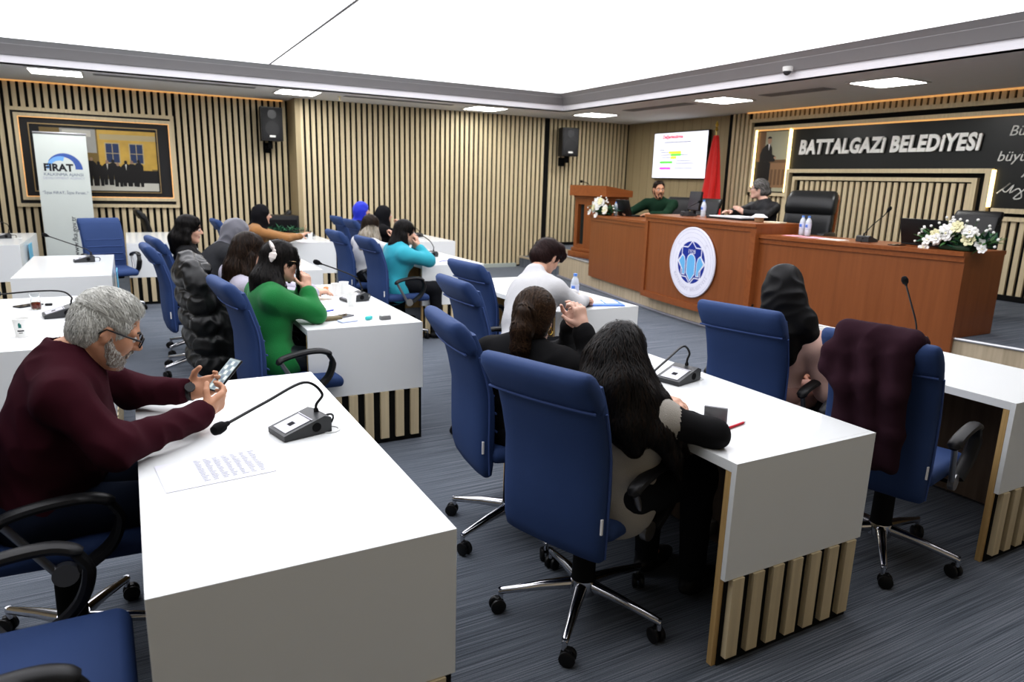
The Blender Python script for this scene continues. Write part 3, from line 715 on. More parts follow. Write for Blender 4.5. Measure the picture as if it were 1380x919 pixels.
pod_section('right_wing', 3.30, 5.22, .25, 1.135, .02, .62, t)
# round emblem on the centre section
ex, ey = pod_front(6.42)-.04, pod_front(5.84)-.04
ang = math.atan2(ex-ey, .58)
EMB_Y = 6.13; EM0 = pod_front(EMB_Y)-.04
t = thing('round_emblem', 'round white municipal emblem with blue star fixed on podium front', 'emblem', (EM0-.002, EMB_Y, .742), 0)
EM = basis((0, 0, 0), (math.sin(ang)*-1, -math.cos(ang), 0), (0, 0, 1))
mb = MB(); mb.lathe([(.405, -.0), (.41, .006), (.41, .018), (.405, .022)], 64, 0, EM); mb.build('emblem_disc', plain('emblem_white', (.80, .80, .90), .3), t)
mb = MB()
def arc_ring(r0, r1, a0, a1, mi, d, n=64):
    A = [(r1*math.cos(R(a0+(a1-a0)*i/n)), r1*math.sin(R(a0+(a1-a0)*i/n)), d) for i in range(n+1)]; B = [(r0/r1*x, r0/r1*y, d) for x, y, _ in A]
    mb.add(A+B, [(i, i+1, n+2+i, n+1+i) for i in range(n)], mi, EM)
def disc(r, mi, d, n=48): mb.poly([(r*math.cos(2*PI*i/n), r*math.sin(2*PI*i/n), d) for i in range(n)], mi, EM)
arc_ring(.385, .39, 0, 360, 3, .0225); arc_ring(.345, .348, -20, 200, 3, .0225); arc_ring(.29, .293, 0, 360, 3, .0225)
disc(.245, 0, .0227)
def star(k, r0, r1, a0=90): return [((r0 if i % 2 == 0 else r1)*math.cos(R(a0+i*180/k)), (r0 if i % 2 == 0 else r1)*math.sin(R(a0+i*180/k))) for i in range(2*k)]
def tri_star(r0, r1, mi, d):
    p = star(8, r0, r1); n = len(p); mb.add([(0, 0, d)]+[(x, y, d) for x, y in p], [(0, 1+i, 1+(i+1) % n) for i in range(n)], mi, EM)
tri_star(.255, .196, 1, .0232); tri_star(.237, .182, 0, .0237)
def dome(cx, w, z0, z1, mi, d, tip=0.):
    p = [(cx-w, z0), (cx, z0-tip), (cx+w, z0)]+[(cx+w*math.cos(R(a)), z1+w*1.1*math.sin(R(a))) for a in range(0, 181, 15)]
    mb.poly([(x, y, d) for x, y in p], mi, EM)
dome(0, .082, -.13, .015, 1, .0242, .095); dome(0, .070, -.125, .015, 2, .0246, .085)
for s in (-1, 1):
    mb.poly([(x*s, y, .0242) for x, y in [(.098, -.155), (.155, -.155), (.155, -.10), (.235, .0), (.16, .09), (.12, .06), (.098, .0)][::s]], 1, EM)
    mb.poly([(x*s, y, .0246) for x, y in [(.108, -.145), (.145, -.145), (.145, -.095), (.220, .0), (.16, .075), (.128, .05), (.108, .0)][::s]], 2, EM)
add_text(mb, '1928', .07, EM @ Matrix.Translation((0, .125, .0244)), 1)
s = 'BATTALGAZİ BELEDİYESİ'
for i, chx in enumerate(s):
    if chx == ' ': continue
    a = R(-90-62+124*i/(len(s)-1)); add_text(mb, chx, .05, EM @ Matrix.Translation((.32*math.cos(a), .32*math.sin(a), .0228)) @ Matrix.Rotation(a+PI/2, 4, 'Z'), 3)
for a in (140, 40): add_text(mb, 'C', .05, EM @ Matrix.Translation((.32*math.cos(R(a)), .32*math.sin(R(a)), .0228)) @ Matrix.Rotation(R(a-90), 4, 'Z'), 3)
mb.build('emblem_print', [plain('emb_navy', (.012, .035, .30), .4), plain('emb_w', (.80, .80, .88), .4), plain('emb_sky', (.16, .47, .80), .4), plain('emb_grey', (.50, .50, .62), .5)], t, False)

# lectern
t = thing('lectern', 'tall cherry wood lectern with dark slatted front left of podium', 'lectern', (6.90, 9.60, .392), R(4))
mb = MB(); mb.bx(-.30, .28, -.46, .46, 0, .10, 0, .01); mb.bx(-.26, .25, -.43, .43, .10, .16, 0, .012); mb.build('plinth', M_CHERRY, t)
mb = MB()
for y0, y1 in ((-.41, -.33), (-.16, .16), (.33, .41)): mb.bx(-.22, .20, y0, y1, .16, .98)
mb.bx(-.215, .20, -.41, .41, .16, .22); mb.bx(-.215, .20, -.41, .41, .88, .98); mb.build('body_frame', M_CHERRY, t)
mb = MB(); mb.bx(-.15, -.12, -.33, .33, .22, .88)
mb.build('dark_inset', M_BLACKWALL, t, False)
for s in (-1, 1):
    for i in range(3):
        mb = MB(); mb.cyl((-.165, s*(.20+.045*i), .22), (-.165, s*(.20+.045*i), .88), .012, n=10); mb.build('slat', plain('lectern_dark', (.03, .035, .03), .5), t)
mb = MB(); mb.bx(-.24, .23, -.43, .43, .98, 1.02, 0, .01); mb.prism([(-.30, 1.02), (.26, 1.02), (.26, 1.12), (-.30, 1.19)], -.47, .47, 0, basis((0, 0, 0), (1, 0, 0), (0, 0, 1)))
mb.build('reading_top', M_CHERRYD, t)
mb = MB(); mb.tube(smoothpath([(.0, .30, 1.15), (-.05, .31, 1.22), (-.16, .33, 1.25)], 5), .006, 8); mb.ball((-.17, .335, 1.25), .024); mb.build('lectern_microphone', M_BLKM, t)

# ================================================================ MICROPHONES
def microphone(x, y, z, rz, label, neck, group='gooseneck desk microphones'):
    """conference unit; local -x faces the seat; neck = world points after the socket"""
    t = thing('gooseneck_microphone', label, 'microphone', (x, y, z), rz, group)
    mb = MB(); mb.prism([(-.085, .002), (.085, .002), (.085, .052), (.06, .062), (-.085, .020)], -.062, .062, 0, basis((0, 0, 0), (1, 0, 0), (0, 0, 1)))
    mb.build('base', plain('mic_body', (.045, .047, .05), .4), t)
    sl = math.atan2(.042, .145)
    PM = Matrix.Translation((-.085, 0, .0208)) @ Matrix.Rotation(-sl, 4, 'Y')
    mb = MB(); mb.bx(.012, .105, -.045, .045, 0, .0012, 0, 0, 2, PM); mb.bx(.045, .066, -.014, .010, .0012, .0018, 1, 0, 2, PM); mb.bx(.108, .112, -.05, .05, 0, .0015, 0, 0, 2, PM)
    mb.build('label_plate', [plain('plate', (.55, .55, .60), .35), M_INKD], t, False)
    mb = MB(); mb.cyl((.03, -.0632, .028), (.03, -.0625, .028), .016, n=16); mb.build('speaker_hole', M_BLKM, t)
    inv = (Matrix.Translation((x, y, z)) @ Matrix.Rotation(rz, 4, 'Z')).inverted()
    pts = [Vector((.062, .0, .05)), Vector((.062, .0, .085))]+[inv @ Vector(p) for p in neck]
    sp = smoothpath(pts, 7)
    mb = MB(); mb.tube(sp, [.0085]*5+[.0048]*(len(sp)-5), 8); mb.build('gooseneck', M_BLKP, t)
    d = (sp[-1]-sp[-3]).normalized(); e = sp[-1]
    mb = MB(); mb.tube([e-d*.012, e, e+d*.01, e+d*.03, e+d*.045, e+d*.052], [.007, .009, .016, .018, .014, .004], 12); mb.build('windscreen', M_BLKM, t)
    mb = MB(); mb.tube(smoothpath([(.085, .01, .035), (.12, .012, .036), (.135, .02, .02), (.13, .025, .0)], 5), .004, 6); mb.build('cable', M_BLKP, t)
T = .7505
microphone(.455, 2.30, T, R(14), 'gooseneck microphone with long arched neck on foreground desk', [(.535, 2.31, .875), (.47, 2.28, .93), (.33, 2.19, .905), (.20, 2.085, .885)])
microphone(2.115, 2.28, T, R(14), 'gooseneck microphone on desk in front of woman with very long hair', [(2.18, 2.29, .87), (2.12, 2.27, .91), (1.95, 2.18, .885), (1.80, 2.10, .86)])
microphone(3.86, 2.30, T, R(10), 'upright gooseneck microphone at right, rising above chair with coat', [(3.90, 2.315, .90), (3.79, 2.295, 1.02), (3.70, 2.28, 1.12)])
microphone(1.36, 4.80, T, R(10), 'gooseneck microphone between paper cups, before woman in green sweater', [(1.42, 4.81, .84), (1.38, 4.80, .91), (1.26, 4.76, .97), (1.11, 4.72, 1.03)])
microphone(-.40, 4.82, T, R(10), 'gooseneck microphone with horizontal neck behind grey-haired man, near tea glass', [(-.335, 4.83, .86), (-.38, 4.84, .895), (-.50, 4.86, .90), (-.70, 4.89, .885)])
microphone(-.40, 7.72, T, R(8), 'gooseneck microphone on empty desk before blue chair seen from front', [(-.335, 7.73, .83), (-.38, 7.73, .87), (-.55, 7.68, .95), (-.66, 7.66, 1.0)])
microphone(2.96, 7.38, T, R(8), 'gooseneck microphone on desk of woman in turquoise sweater', [(3.02, 7.39, .86), (2.97, 7.39, .93), (2.85, 7.37, 1.0), (2.72, 7.36, 1.03)])
microphone(-1.37, 10.55, T, R(8), 'gooseneck microphone on far left desk near banner', [(-1.30, 10.56, .88), (-1.33, 10.56, .93), (-1.5, 10.53, .99), (-1.6, 10.5, 1.0)])
microphone(2.24, 10.28, T, R(8), 'gooseneck microphone beside paper cup of woman in tan top', [(2.3, 10.29, .8), (2.25, 10.28, .84), (2.1, 10.26, .84), (2.0, 10.25, .83)])
microphone(3.80, 10.0, T, R(8), 'gooseneck microphone on rear desk of two women in headscarves', [(3.86, 10.0, .83), (3.80, 10.0, .88), (3.65, 9.98, .91), (3.55, 9.97, .91)])
microphone(3.02, 4.95, T, R(10), 'gooseneck microphone behind water bottle of person in white sweater', [(3.08, 4.96, .84), (3.03, 4.95, .89), (2.9, 4.9, .88)])
microphone(6.22, 4.28, 1.1355, R(185), 'gooseneck microphone on right podium wing between papers and laptop', [(6.16, 4.275, 1.21), (6.22, 4.24, 1.30), (6.28, 4.19, 1.38), (6.31, 4.17, 1.43)])
microphone(6.18, 6.72, 1.2455, R(185), 'gooseneck microphone on raised podium centre beside flag', [(6.12, 6.72, 1.31), (6.17, 6.70, 1.36), (6.27, 6.66, 1.42)])
# ================================================================ PEOPLE: signed-distance bodies turned into meshes
V3 = lambda *a: np.array(a, dtype=np.float64)
def nrm(v): v = np.asarray(v, float); return v/np.linalg.norm(v)
class Sdf:
    def __init__(s): s.p = []
    def cone(s, a, b, ra, rb, k=.02, m=0, op='add'): s.p.append(('cone', (np.asarray(a, float), np.asarray(b, float), ra, rb), k, m, op)); return s
    def chain(s, pts, rs, k=.02, m=0, op='add'):
        for i in range(len(pts)-1): s.cone(pts[i], pts[i+1], rs[i], rs[i+1], k, m, op)
        return s
    def ell(s, c, r, Rm=None, k=.02, m=0, op='add'): s.p.append(('ell', (np.asarray(c, float), np.asarray(r, float), np.eye(3) if Rm is None else Rm), k, m, op)); return s
    def box(s, c, h, rad, Rm=None, k=.01, m=0, op='add'): s.p.append(('box', (np.asarray(c, float), np.asarray(h, float), rad, np.eye(3) if Rm is None else Rm), k, m, op)); return s
def _bounds(t, a):
    if t == 'cone': r = max(a[2], a[3]); return np.minimum(a[0], a[1])-r, np.maximum(a[0], a[1])+r
    if t == 'ell': r = np.abs(a[2]) @ a[1]; return a[0]-r, a[0]+r
    r = np.abs(a[3]) @ a[1]; return a[0]-r, a[0]+r
def _dist(t, a, X, Y, Z):
    if t == 'cone':
        p, q, ra, rb = a; d = q-p; L = max(d @ d, 1e-9)
        x, y, z = X-p[0], Y-p[1], Z-p[2]
        u = np.clip((x*d[0]+y*d[1]+z*d[2])/L, 0, 1)
        return np.sqrt((x-u*d[0])**2+(y-u*d[1])**2+(z-u*d[2])**2)-(ra+u*(rb-ra))
    c = a[0]; M = a[2] if t == 'ell' else a[3]
    x, y, z = X-c[0], Y-c[1], Z-c[2]
    l = [x*M[0, i]+y*M[1, i]+z*M[2, i] for i in range(3)]
    if t == 'ell':
        r = a[1]
        k0 = np.sqrt((l[0]/r[0])**2+(l[1]/r[1])**2+(l[2]/r[2])**2)
        k1 = np.sqrt((l[0]/r[0]**2)**2+(l[1]/r[1]**2)**2+(l[2]/r[2]**2)**2)+1e-9
        return np.where(k0 < .05, -r.min(), k0*(k0-1)/k1)
    h, rad = a[1], a[2]
    q = [np.abs(l[i])-(h[i]-rad) for i in range(3)]
    return np.sqrt(sum(np.maximum(v, 0)**2 for v in q))+np.minimum(np.maximum(np.maximum(q[0], q[1]), q[2]), 0)-rad
def sdf_grid(S, h):
    adds = [p for p in S.p if p[4] == 'add']
    lo = np.min([_bounds(p[0], p[1])[0] for p in adds], 0)-3*h; hi = np.max([_bounds(p[0], p[1])[1] for p in adds], 0)+3*h
    n = np.ceil((hi-lo)/h).astype(int)+1
    F = np.full(n, .5, np.float32); MI = np.zeros(n, np.int8)
    ax = [lo[i]+h*np.arange(n[i]) for i in range(3)]
    for t, a, k, m, op in S.p:
        b0, b1 = _bounds(t, a); mg = k+3*h
        i0 = np.maximum(((b0-mg-lo)/h).astype(int), 0); i1 = np.minimum(((b1+mg-lo)/h).astype(int)+2, n)
        if (i1 <= i0).any(): continue
        sl = tuple(slice(i0[i], i1[i]) for i in range(3))
        d = _dist(t, a, ax[0][sl[0]][:, None, None], ax[1][sl[1]][None, :, None], ax[2][sl[2]][None, None, :]).astype(np.float32)
        f = F[sl]
        if op == 'add':
            if m >= 0: MI[sl][d < f] = m
            w = np.maximum(k-np.abs(f-d), 0)/max(k, 1e-6); F[sl] = np.minimum(f, d)-w*w*k*.25
        elif op == 'sub':
            d = -d; w = np.maximum(k-np.abs(f-d), 0)/max(k, 1e-6); F[sl] = np.maximum(f, d)+w*w*k*.25
        else: MI[sl][d < 0] = m
    return F, MI, lo
_CO = np.array([[0,0,0],[1,0,0],[0,1,0],[1,1,0],[0,0,1],[1,0,1],[0,1,1],[1,1,1]])
_ED = [(0,1),(2,3),(4,5),(6,7),(0,2),(1,3),(4,6),(5,7),(0,4),(1,5),(2,6),(3,7)]
def surface(F, MI, lo, h, noise=None):
    n = F.shape; S = F < 0
    cnt = sum(S[c[0]:n[0]-1+c[0], c[1]:n[1]-1+c[1], c[2]:n[2]-1+c[2]].astype(np.int8) for c in _CO)
    act = np.argwhere((cnt > 0) & (cnt < 8))
    f = np.stack([F[act[:, 0]+c[0], act[:, 1]+c[1], act[:, 2]+c[2]] for c in _CO], 1)
    acc = np.zeros((len(act), 3)); num = np.zeros(len(act))
    for a, b in _ED:
        fa, fb = f[:, a], f[:, b]; mk = (fa < 0) != (fb < 0)
        t = np.where(mk, fa/np.where(mk, fa-fb, 1), 0)
        acc += np.where(mk[:, None], _CO[a]+t[:, None]*(_CO[b]-_CO[a]), 0); num += mk
    V = (act+acc/num[:, None])*h+lo
    idx = np.full(np.array(n)-1, -1, np.int32); idx[act[:, 0], act[:, 1], act[:, 2]] = np.arange(len(act))
    Q = []; QM = []
    for ax in range(3):
        o1, o2 = [(1, 2), (2, 0), (0, 1)][ax]
        s0 = [slice(None)]*3; s1 = [slice(None)]*3; s0[ax] = slice(0, n[ax]-1); s1[ax] = slice(1, n[ax])
        A, B = S[tuple(s0)], S[tuple(s1)]
        e = np.argwhere(A != B); e = e[(e[:, o1] > 0) & (e[:, o2] > 0) & (e[:, o1] < n[o1]-1) & (e[:, o2] < n[o2]-1)]
        u = np.zeros(3, int); u[o1] = 1; w = np.zeros(3, int); w[o2] = 1
        g = lambda d: idx[tuple((e-d).T)]
        q = np.stack([g(u+w), g(w), g(0*u), g(u)], 1)
        ins = A[tuple(e.T)]; q[~ins] = q[~ins][:, ::-1]
        mp = e.copy(); mp[~ins, ax] += 1
        Q.append(q); QM.append(MI[tuple(mp.T)])
    Q = np.concatenate(Q); QM = np.concatenate(QM)
    if noise:
        amp, fn = noise
        N = vnormals(V, Q); V = V+N*(amp*fn(V))[:, None]
    return V, Q, QM
def vnormals(V, Q):
    fn = np.cross(V[Q[:, 2]]-V[Q[:, 0]], V[Q[:, 3]]-V[Q[:, 1]])
    N = np.zeros_like(V)
    for i in range(4): np.add.at(N, Q[:, i], fn)
    return N/(np.linalg.norm(N, axis=1, keepdims=True)+1e-12)
def cloth_noise(f=30., seed=0):
    g = np.random.default_rng(seed); D = g.normal(size=(7, 3)); D /= np.linalg.norm(D, axis=1, keepdims=True); ph = g.uniform(0, 6.3, 7); sc = f*g.uniform(.5, 1.6, 7)
    def fn(V):
        W = V+.02*np.sin(V[:, [1, 2, 0]]*22+1.3)
        x = sum(np.sin((W @ D[i])*sc[i]+ph[i]) for i in range(7))/3
        return -np.abs(x)+.4
    return fn
def np_mesh(name, V, Q, QM, mats, parent=None, loc=(0, 0, 0), smooth=True):
    V = V-np.asarray(loc)
    me = bpy.data.meshes.new(name); k = Q.shape[1]
    me.vertices.add(len(V)); me.vertices.foreach_set('co', V.astype(np.float32).ravel())
    me.loops.add(len(Q)*k); me.loops.foreach_set('vertex_index', Q.astype(np.int32).ravel())
    me.polygons.add(len(Q)); me.polygons.foreach_set('loop_start', np.arange(0, len(Q)*k, k, dtype=np.int32)); me.polygons.foreach_set('loop_total', np.full(len(Q), k, np.int32))
    for m in (mats if isinstance(mats, (list, tuple)) else [mats]): me.materials.append(m)
    if QM is not None: me.polygons.foreach_set('material_index', QM.astype(np.int32))
    me.polygons.foreach_set('use_smooth', np.full(len(Q), smooth)); me.update(calc_edges=True); me.validate()
    o = bpy.data.objects.new(name, me); COL.objects.link(o)
    if parent is not None: o.parent = parent
    return o
def strands(F, lo, h, V, N, flow, count, steps, step, width, off=.002, lift=0., seed=1, wave=0.):
    """hair ribbons that run over a surface; flow(P) gives the combing direction"""
    g = np.random.default_rng(seed); i = g.choice(len(V), count); P = V[i].copy()
    n = np.array(F.shape)
    G = lambda P: tuple(np.clip(((P-lo)/h+.5).astype(int), 1, n-2).T)
    pts = []; nn = []; jit = g.normal(size=(count, 3))*.22
    ph = g.uniform(0, 6.3, count)
    for s in range(steps+1):
        ix, iy, iz = G(P)
        gr = np.stack([F[ix+1, iy, iz]-F[ix-1, iy, iz], F[ix, iy+1, iz]-F[ix, iy-1, iz], F[ix, iy, iz+1]-F[ix, iy, iz-1]], 1).astype(float)
        gr /= np.linalg.norm(gr, axis=1, keepdims=True)+1e-9
        d = np.clip(F[ix, iy, iz].astype(float), -.02, .02)
        P = P-gr*((d-off-lift*s/steps)*.8)[:, None]
        pts.append(P.copy()); nn.append(gr)
        fl = flow(P)+jit
        if wave: fl = fl+np.stack([np.sin(ph+s*.9), np.cos(ph+s*.9), 0*ph], 1)*wave
        fl = fl-gr*np.sum(fl*gr, 1, keepdims=True); fl /= np.linalg.norm(fl, axis=1, keepdims=True)+1e-9
        P = P+fl*step
    pts = np.stack(pts, 1); nn = np.stack(nn, 1)
    T = np.gradient(pts, axis=1); sd = np.cross(T, nn); sd /= np.linalg.norm(sd, axis=2, keepdims=True)+1e-9
    wd = width*np.sin(np.linspace(.5, PI-.08, steps+1))[None, :, None]
    A = pts+sd*wd; B = pts-sd*wd
    VV = np.stack([A, B], 2).reshape(-1, 3); base = np.arange(count)[:, None]*(2*(steps+1))+np.arange(steps)[None, :]*2
    Q = np.stack([base, base+1, base+3, base+2], 2).reshape(-1, 4); M = np.repeat(g.integers(0, 3, count), steps)
    return VV, Q, M

SK = lambda n, c: plain('skin_'+n, c, .52, spec=.35, var=.08, bump=.06, bscale=600)
SKIN_M = SK('tan', (.50, .265, .165)); SKIN_L = SK('light', (.62, .37, .27)); SKIN_P = SK('pale', (.66, .42, .33))
LIPS = plain('lips', (.42, .16, .14), .4); LIPM = plain('lips_m', (.40, .19, .14), .5)
EYEW = plain('eye_white', (.7, .68, .66), .2); IRIS = plain('iris', (.03, .018, .012), .15)

def ypr(yaw, pitch, roll=0):
    """columns forward, left, up; pitch>0 looks down, roll>0 tips to the right"""
    y, p, r = R(yaw), R(pitch), R(roll)
    f = V3(math.cos(y)*math.cos(p), math.sin(y)*math.cos(p), -math.sin(p)); l0 = V3(-math.sin(y), math.cos(y), 0); u0 = np.cross(f, l0)
    l = l0*math.cos(r)+u0*math.sin(r); u = np.cross(f, l); return np.stack([f, l, u], 1)
def head_sdf(S, H, Rm, sc, N, fem):
    L = lambda *p: H+Rm @ (np.array(p)*sc)
    e = lambda c, r, k=.02, m=0, op='add': S.ell(L(*c), np.array(r)*sc, Rm, k*sc, m, op)
    c = lambda a, b, ra, rb, k=.02, m=0, op='add': S.cone(L(*a), L(*b), ra*sc, rb*sc, k*sc, m, op)
    S.cone(L(-.028, 0, -.05), N, .054*sc, .060*sc, .03); S.cone(N, N-V3(0, 0, .06), .064*sc, .08*sc, .03)
    e((-.012, 0, .035), (.097, .075, .092)); e((.026, 0, -.030), (.066, .060, .088), .03)
    for s in (-1, 1):
        c((-.020, s*.052, -.045), (.055, s*.018, -.100), .022, .020, .03)
        e((.056, s*.036, -.022), (.028, .026, .028), .02)
        c((.080, s*.014, .028), (.070, s*.046, .024), .013, .012, .015)
        e((-.006, s*.077, -.006), (.019, .0075, .031), .006)
        c((-.012, s*.080, .018), (-.018, s*.083, -.012), .006, .006, .004); c((.002, s*.080, .02), (-.012, s*.083, .022), .005, .005, .004)
        e((.002, s*.086, -.004), (.008, .006, .012), .004, 0, 'sub')
    e((.074, 0, -.103), (.020, .022, .018), .02)
    c((.086, 0, .016), (.113, 0, -.020), .008, .0115, .010); e((.108, 0, -.024), (.012, .013, .010), .008)
    for s in (-1, 1): e((.099, s*.013, -.028), (.010, .007, .008), .005)
    for s in (-1, 1): e((.098, s*.031, .006), (.018, .016, .011), .012, 0, 'sub')
    e((.086, 0, -.056), (.0125, .024, .0065), .006, 1); e((.084, 0, -.066), (.012, .020, .0075), .006, 1)
    e((.098, 0, -.0605), (.008, .02, .0014), .003, 1, 'sub')
    return L
def hand_sdf(S, W, d, n, curl, side, sc=1., thumb=.5, spread=.02, m=0):
    """W wrist, d finger direction, n palm normal; side=+1 left hand / -1 right hand decides the thumb side"""
    d = nrm(d); n = nrm(n-d*np.dot(n, d)); t = np.cross(n, d)*side
    # thumb side t: for a left hand with palm down (n=-z) and fingers +x the thumb points to -y
    if not isinstance(curl, (list, tuple)): curl = [curl]*4
    Rm = np.stack([d, t, n], 1)
    S.box(W+d*.05*sc, np.array([.046, .038, .013])*sc, .011*sc, Rm, .014, m)
    S.cone(W-d*.01, W+d*.03*sc, .026*sc, .022*sc, .02, m)
    for i in range(4):
        o = (.029-.0195*i)
        p = W+d*(.090-.004*abs(i-1))*sc+t*o*sc; L = [.070, .078, .072, .056][i]*sc; a = R(curl[i])*.55
        dd = nrm(d+t*(o*spread*20)); r = [.0088, .009, .0086, .0078][i]*sc
        S.cone(p-d*.02*sc, p, r*1.1, r*1.08, .008, m)
        for j, fr in enumerate((.45, .31, .24)):
            v = dd*math.cos(a)+n*math.sin(a); q = p+v*L*fr
            S.cone(p, q, r, r*.93, .004, m); p = q; r *= .93; a += R(curl[i])*(.9 if j == 0 else .65)
    p = W+d*.022*sc+t*.028*sc; v = nrm(d*.62+t*.62+n*thumb); q = p+v*.045*sc; S.cone(p, q, .0135*sc, .011*sc, .012, m)
    v2 = nrm(d*.85+t*.25+n*thumb*.9); S.cone(q, q+v2*.032*sc, .0105*sc, .009*sc, .005, m)

def person(name, label, sp):
    g = lambda k, d=None: sp.get(k, d)
    P, N, H = (np.array(sp[k], float) for k in 'PNH'); ty = R(g('ty', g('yaw', 0))); sc = g('hs', .94 if g('fem', True) else .97)
    u = nrm(N-P); l = V3(-math.sin(ty), math.cos(ty), 0); l = nrm(l-u*np.dot(l, u)); f = np.cross(l, u); TR = np.stack([f, l, u], 1)
    fem = g('fem', True); wd = g('w', .92 if fem else 1.05); L_ = np.linalg.norm(N-P)
    sh = g('sh', .165 if fem else .195); sdrop = g('sdrop', .055)
    SL = np.array(g('SL', N+l*sh-u*sdrop)); SR = np.array(g('SR', N-l*sh-u*sdrop))
    fwd = V3(math.cos(ty), math.sin(ty), 0)
    EL = np.array(g('EL', SL+fwd*.16+l*.05-V3(0, 0, .20))); ER = np.array(g('ER', SR+fwd*.16-l*.05-V3(0, 0, .20)))
    WL = np.array(g('WL', EL+fwd*.20-l*.10+V3(0, 0, .03))); WR = np.array(g('WR', ER+fwd*.20+l*.10+V3(0, 0, .03)))
    lf = V3(math.cos(R(g('ly', g('ty', 0)))), math.sin(R(g('ly', g('ty', 0)))), 0); ll = V3(-lf[1], lf[0], 0)
    zf = g('floor', 0.)
    HL, HR = P+ll*.09, P-ll*.09
    KL = np.array(g('KL', P+lf*.42+ll*.11-V3(0, 0, .04))); KR = np.array(g('KR', P+lf*.42-ll*.11-V3(0, 0, .04)))
    AL = np.array(g('AL', V3(KL[0], KL[1], zf+.09)+lf*.02)); AR = np.array(g('AR', V3(KR[0], KR[1], zf+.09)+lf*.02))
    skin = g('skin', SKIN_L); hres = g('res', .008)
    Rm = ypr(g('yaw', 0), g('pitch', 0), g('roll', 0))
    base = (P[0], P[1], zf)
    # ---- the body: one continuous skin surface
    S = Sdf()
    def torso(S, gr, m=0):
        S.ell(P, V3(.115, .160, .12)*wd+gr, TR, .05, m); S.ell(P+u*L_*.40+f*g('belly', 0.)*.5, V3(.105+g('belly', 0.), .138+g('belly', 0.)*.6, .16)*wd+gr, TR, .06, m)
        S.ell(P+u*L_*.70, V3(.110, .158, .17)*wd+gr, TR, .06, m)
        S.cone(SL, SR, .052+gr, .052+gr, .06, m)
        for s_ in (SL, SR): S.cone(N-u*.015, s_, .045+gr, .050+gr, .04, m)
        if fem:
            for s_ in (-1, 1): S.ell(P+u*L_*.66+f*.085+l*(.072*s_), V3(.062, .066, .066)+gr, TR, .035, m)
    torso(S, -.012)
    for s_, e_, w_ in ((SL, EL, WL), (SR, ER, WR)): S.chain([s_, e_, w_], [.046, .036, .024], .02)
    for h_, k_, a_ in ((HL, KL, AL), (HR, KR, AR)): S.chain([h_, k_, a_], [.072, .052, .036], .03); S.cone(a_, a_+lf*.11-V3(0, 0, .050), .030, .018, .02)
    L = head_sdf(S, H, Rm, sc, N, fem)
    hsz = g('hand', .93 if fem else 1.)
    fa = nrm(WL-EL); hand_sdf(S, WL, g('dL', fa), np.array(g('nL', V3(0, 0, -1))), g('cL', 25), 1, hsz, g('tL', .4))
    fa = nrm(WR-ER); hand_sdf(S, WR, g('dR', fa), np.array(g('nR', V3(0, 0, -1))), g('cR', 25), -1, hsz, g('tR', .4))
    F, MI, lo = sdf_grid(S, hres); V, Q, QM = surface(F, MI, lo, hres)
    body = np_mesh(name, V, Q, QM, [skin, LIPS if fem else LIPM], None, base); body.location = base
    tag(body, label, 'person')
    # ---- clothing
    def cloth(nm, S, mat, h, amp=.004, fr=28., seed=3):
        F, MI, lo = sdf_grid(S, h); V, Q, QM = surface(F, MI, lo, h, (amp, cloth_noise(fr, seed)) if amp else None)
        return np_mesh(nm, V, Q, QM, mat, body, base), F, lo, V, Q
    seed = abs(hash(label)) % 1000 if False else sum(map(ord, label)) % 997
    S = Sdf(); G = g('thick', .010)
    torso(S, G)
    slm = 1 if g('sleeve_mat') else 0
    ra = g('arm_r', [.062, .050, .036] if fem else [.072, .060, .042])
    for s_, e_, w_ in ((SL, EL, WL), (SR, ER, WR)):
        w2 = w_-nrm(w_-e_)*g('cuff', .012)
        S.chain([s_, e_*.999+s_*.001, w2], [ra[0]+G*.3, ra[1]+G*.3, ra[2]+G*.2], .035, slm)
        S.cone(w2-nrm(w_-e_)*.025, w2, ra[2]+G*.2+.003, ra[2]+G*.2+.003, .006, slm)
    S.cone(N+u*.012-f*.004, N-u*.03, .068, .08, .03)
    S.cone(N+u*.05, N+u*.09+nrm(H-N)*.02, .05, .05, .01, 0, 'sub') if not g('high_neck') else S.cone(N, N+nrm(H-N)*.05, .07, .066, .02)
    if g('hem', 0): S.ell(P-u*.05+f*.015, np.array(g('hemr', (.145, .185, .125)))*wd+G, TR, .04)
    top = g('top', plain('black_knit', (.012, .012, .013), .85, sheen=.15))
    cloth(g('topname', 'sweater'), S, [top, g('sleeve_mat')] if g('sleeve_mat') else top, max(hres, .007), g('fold', .004), g('ffreq', 26.), seed)
    S = Sdf(); S.ell(P-u*.02, V3(.128, .172, .115)*wd*(.9 if g('hem') else 1)+.002, TR, .05)
    for h_, k_, a_ in ((HL, KL, AL), (HR, KR, AR)): S.chain([h_, k_, a_], [.090, .068, .050], .04)
    cloth('trousers', S, g('pants', plain('dark_trousers', (.012, .013, .016), .8)), .012, .004, 24., seed+1)
    for a_ in (AL, AR):
        S = Sdf(); S.ell(a_+lf*.06-V3(0, 0, .052), V3(.135, .045, .036), np.stack([lf, ll, V3(0, 0, 1)], 1), .02); S.cone(a_, a_-V3(0, 0, .04), .048, .045, .02)
        F, MI, lo = sdf_grid(S, .009); Vs, Qs, _ = surface(F, MI, lo, .009); Vs[:, 2] = np.maximum(Vs[:, 2], zf+.003)
        np_mesh('shoe', Vs, Qs, None, g('shoes', M_BLKP), body, base)
    # ---- eyes, brows
    for s_ in (-1, 1):
        mb = MB(); c = L(.0795, s_*.031, .005); r = .0122*sc
        mb.ball(c, r, 14, 0); q = c+Rm @ V3(.0068, 0, 0)*sc; mb.ball(q, r*.62, 10, 1)
        mb.v = [tuple(np.array(v)-np.array(base)) for v in mb.v]; mb.build('eye', [EYEW, IRIS], body)
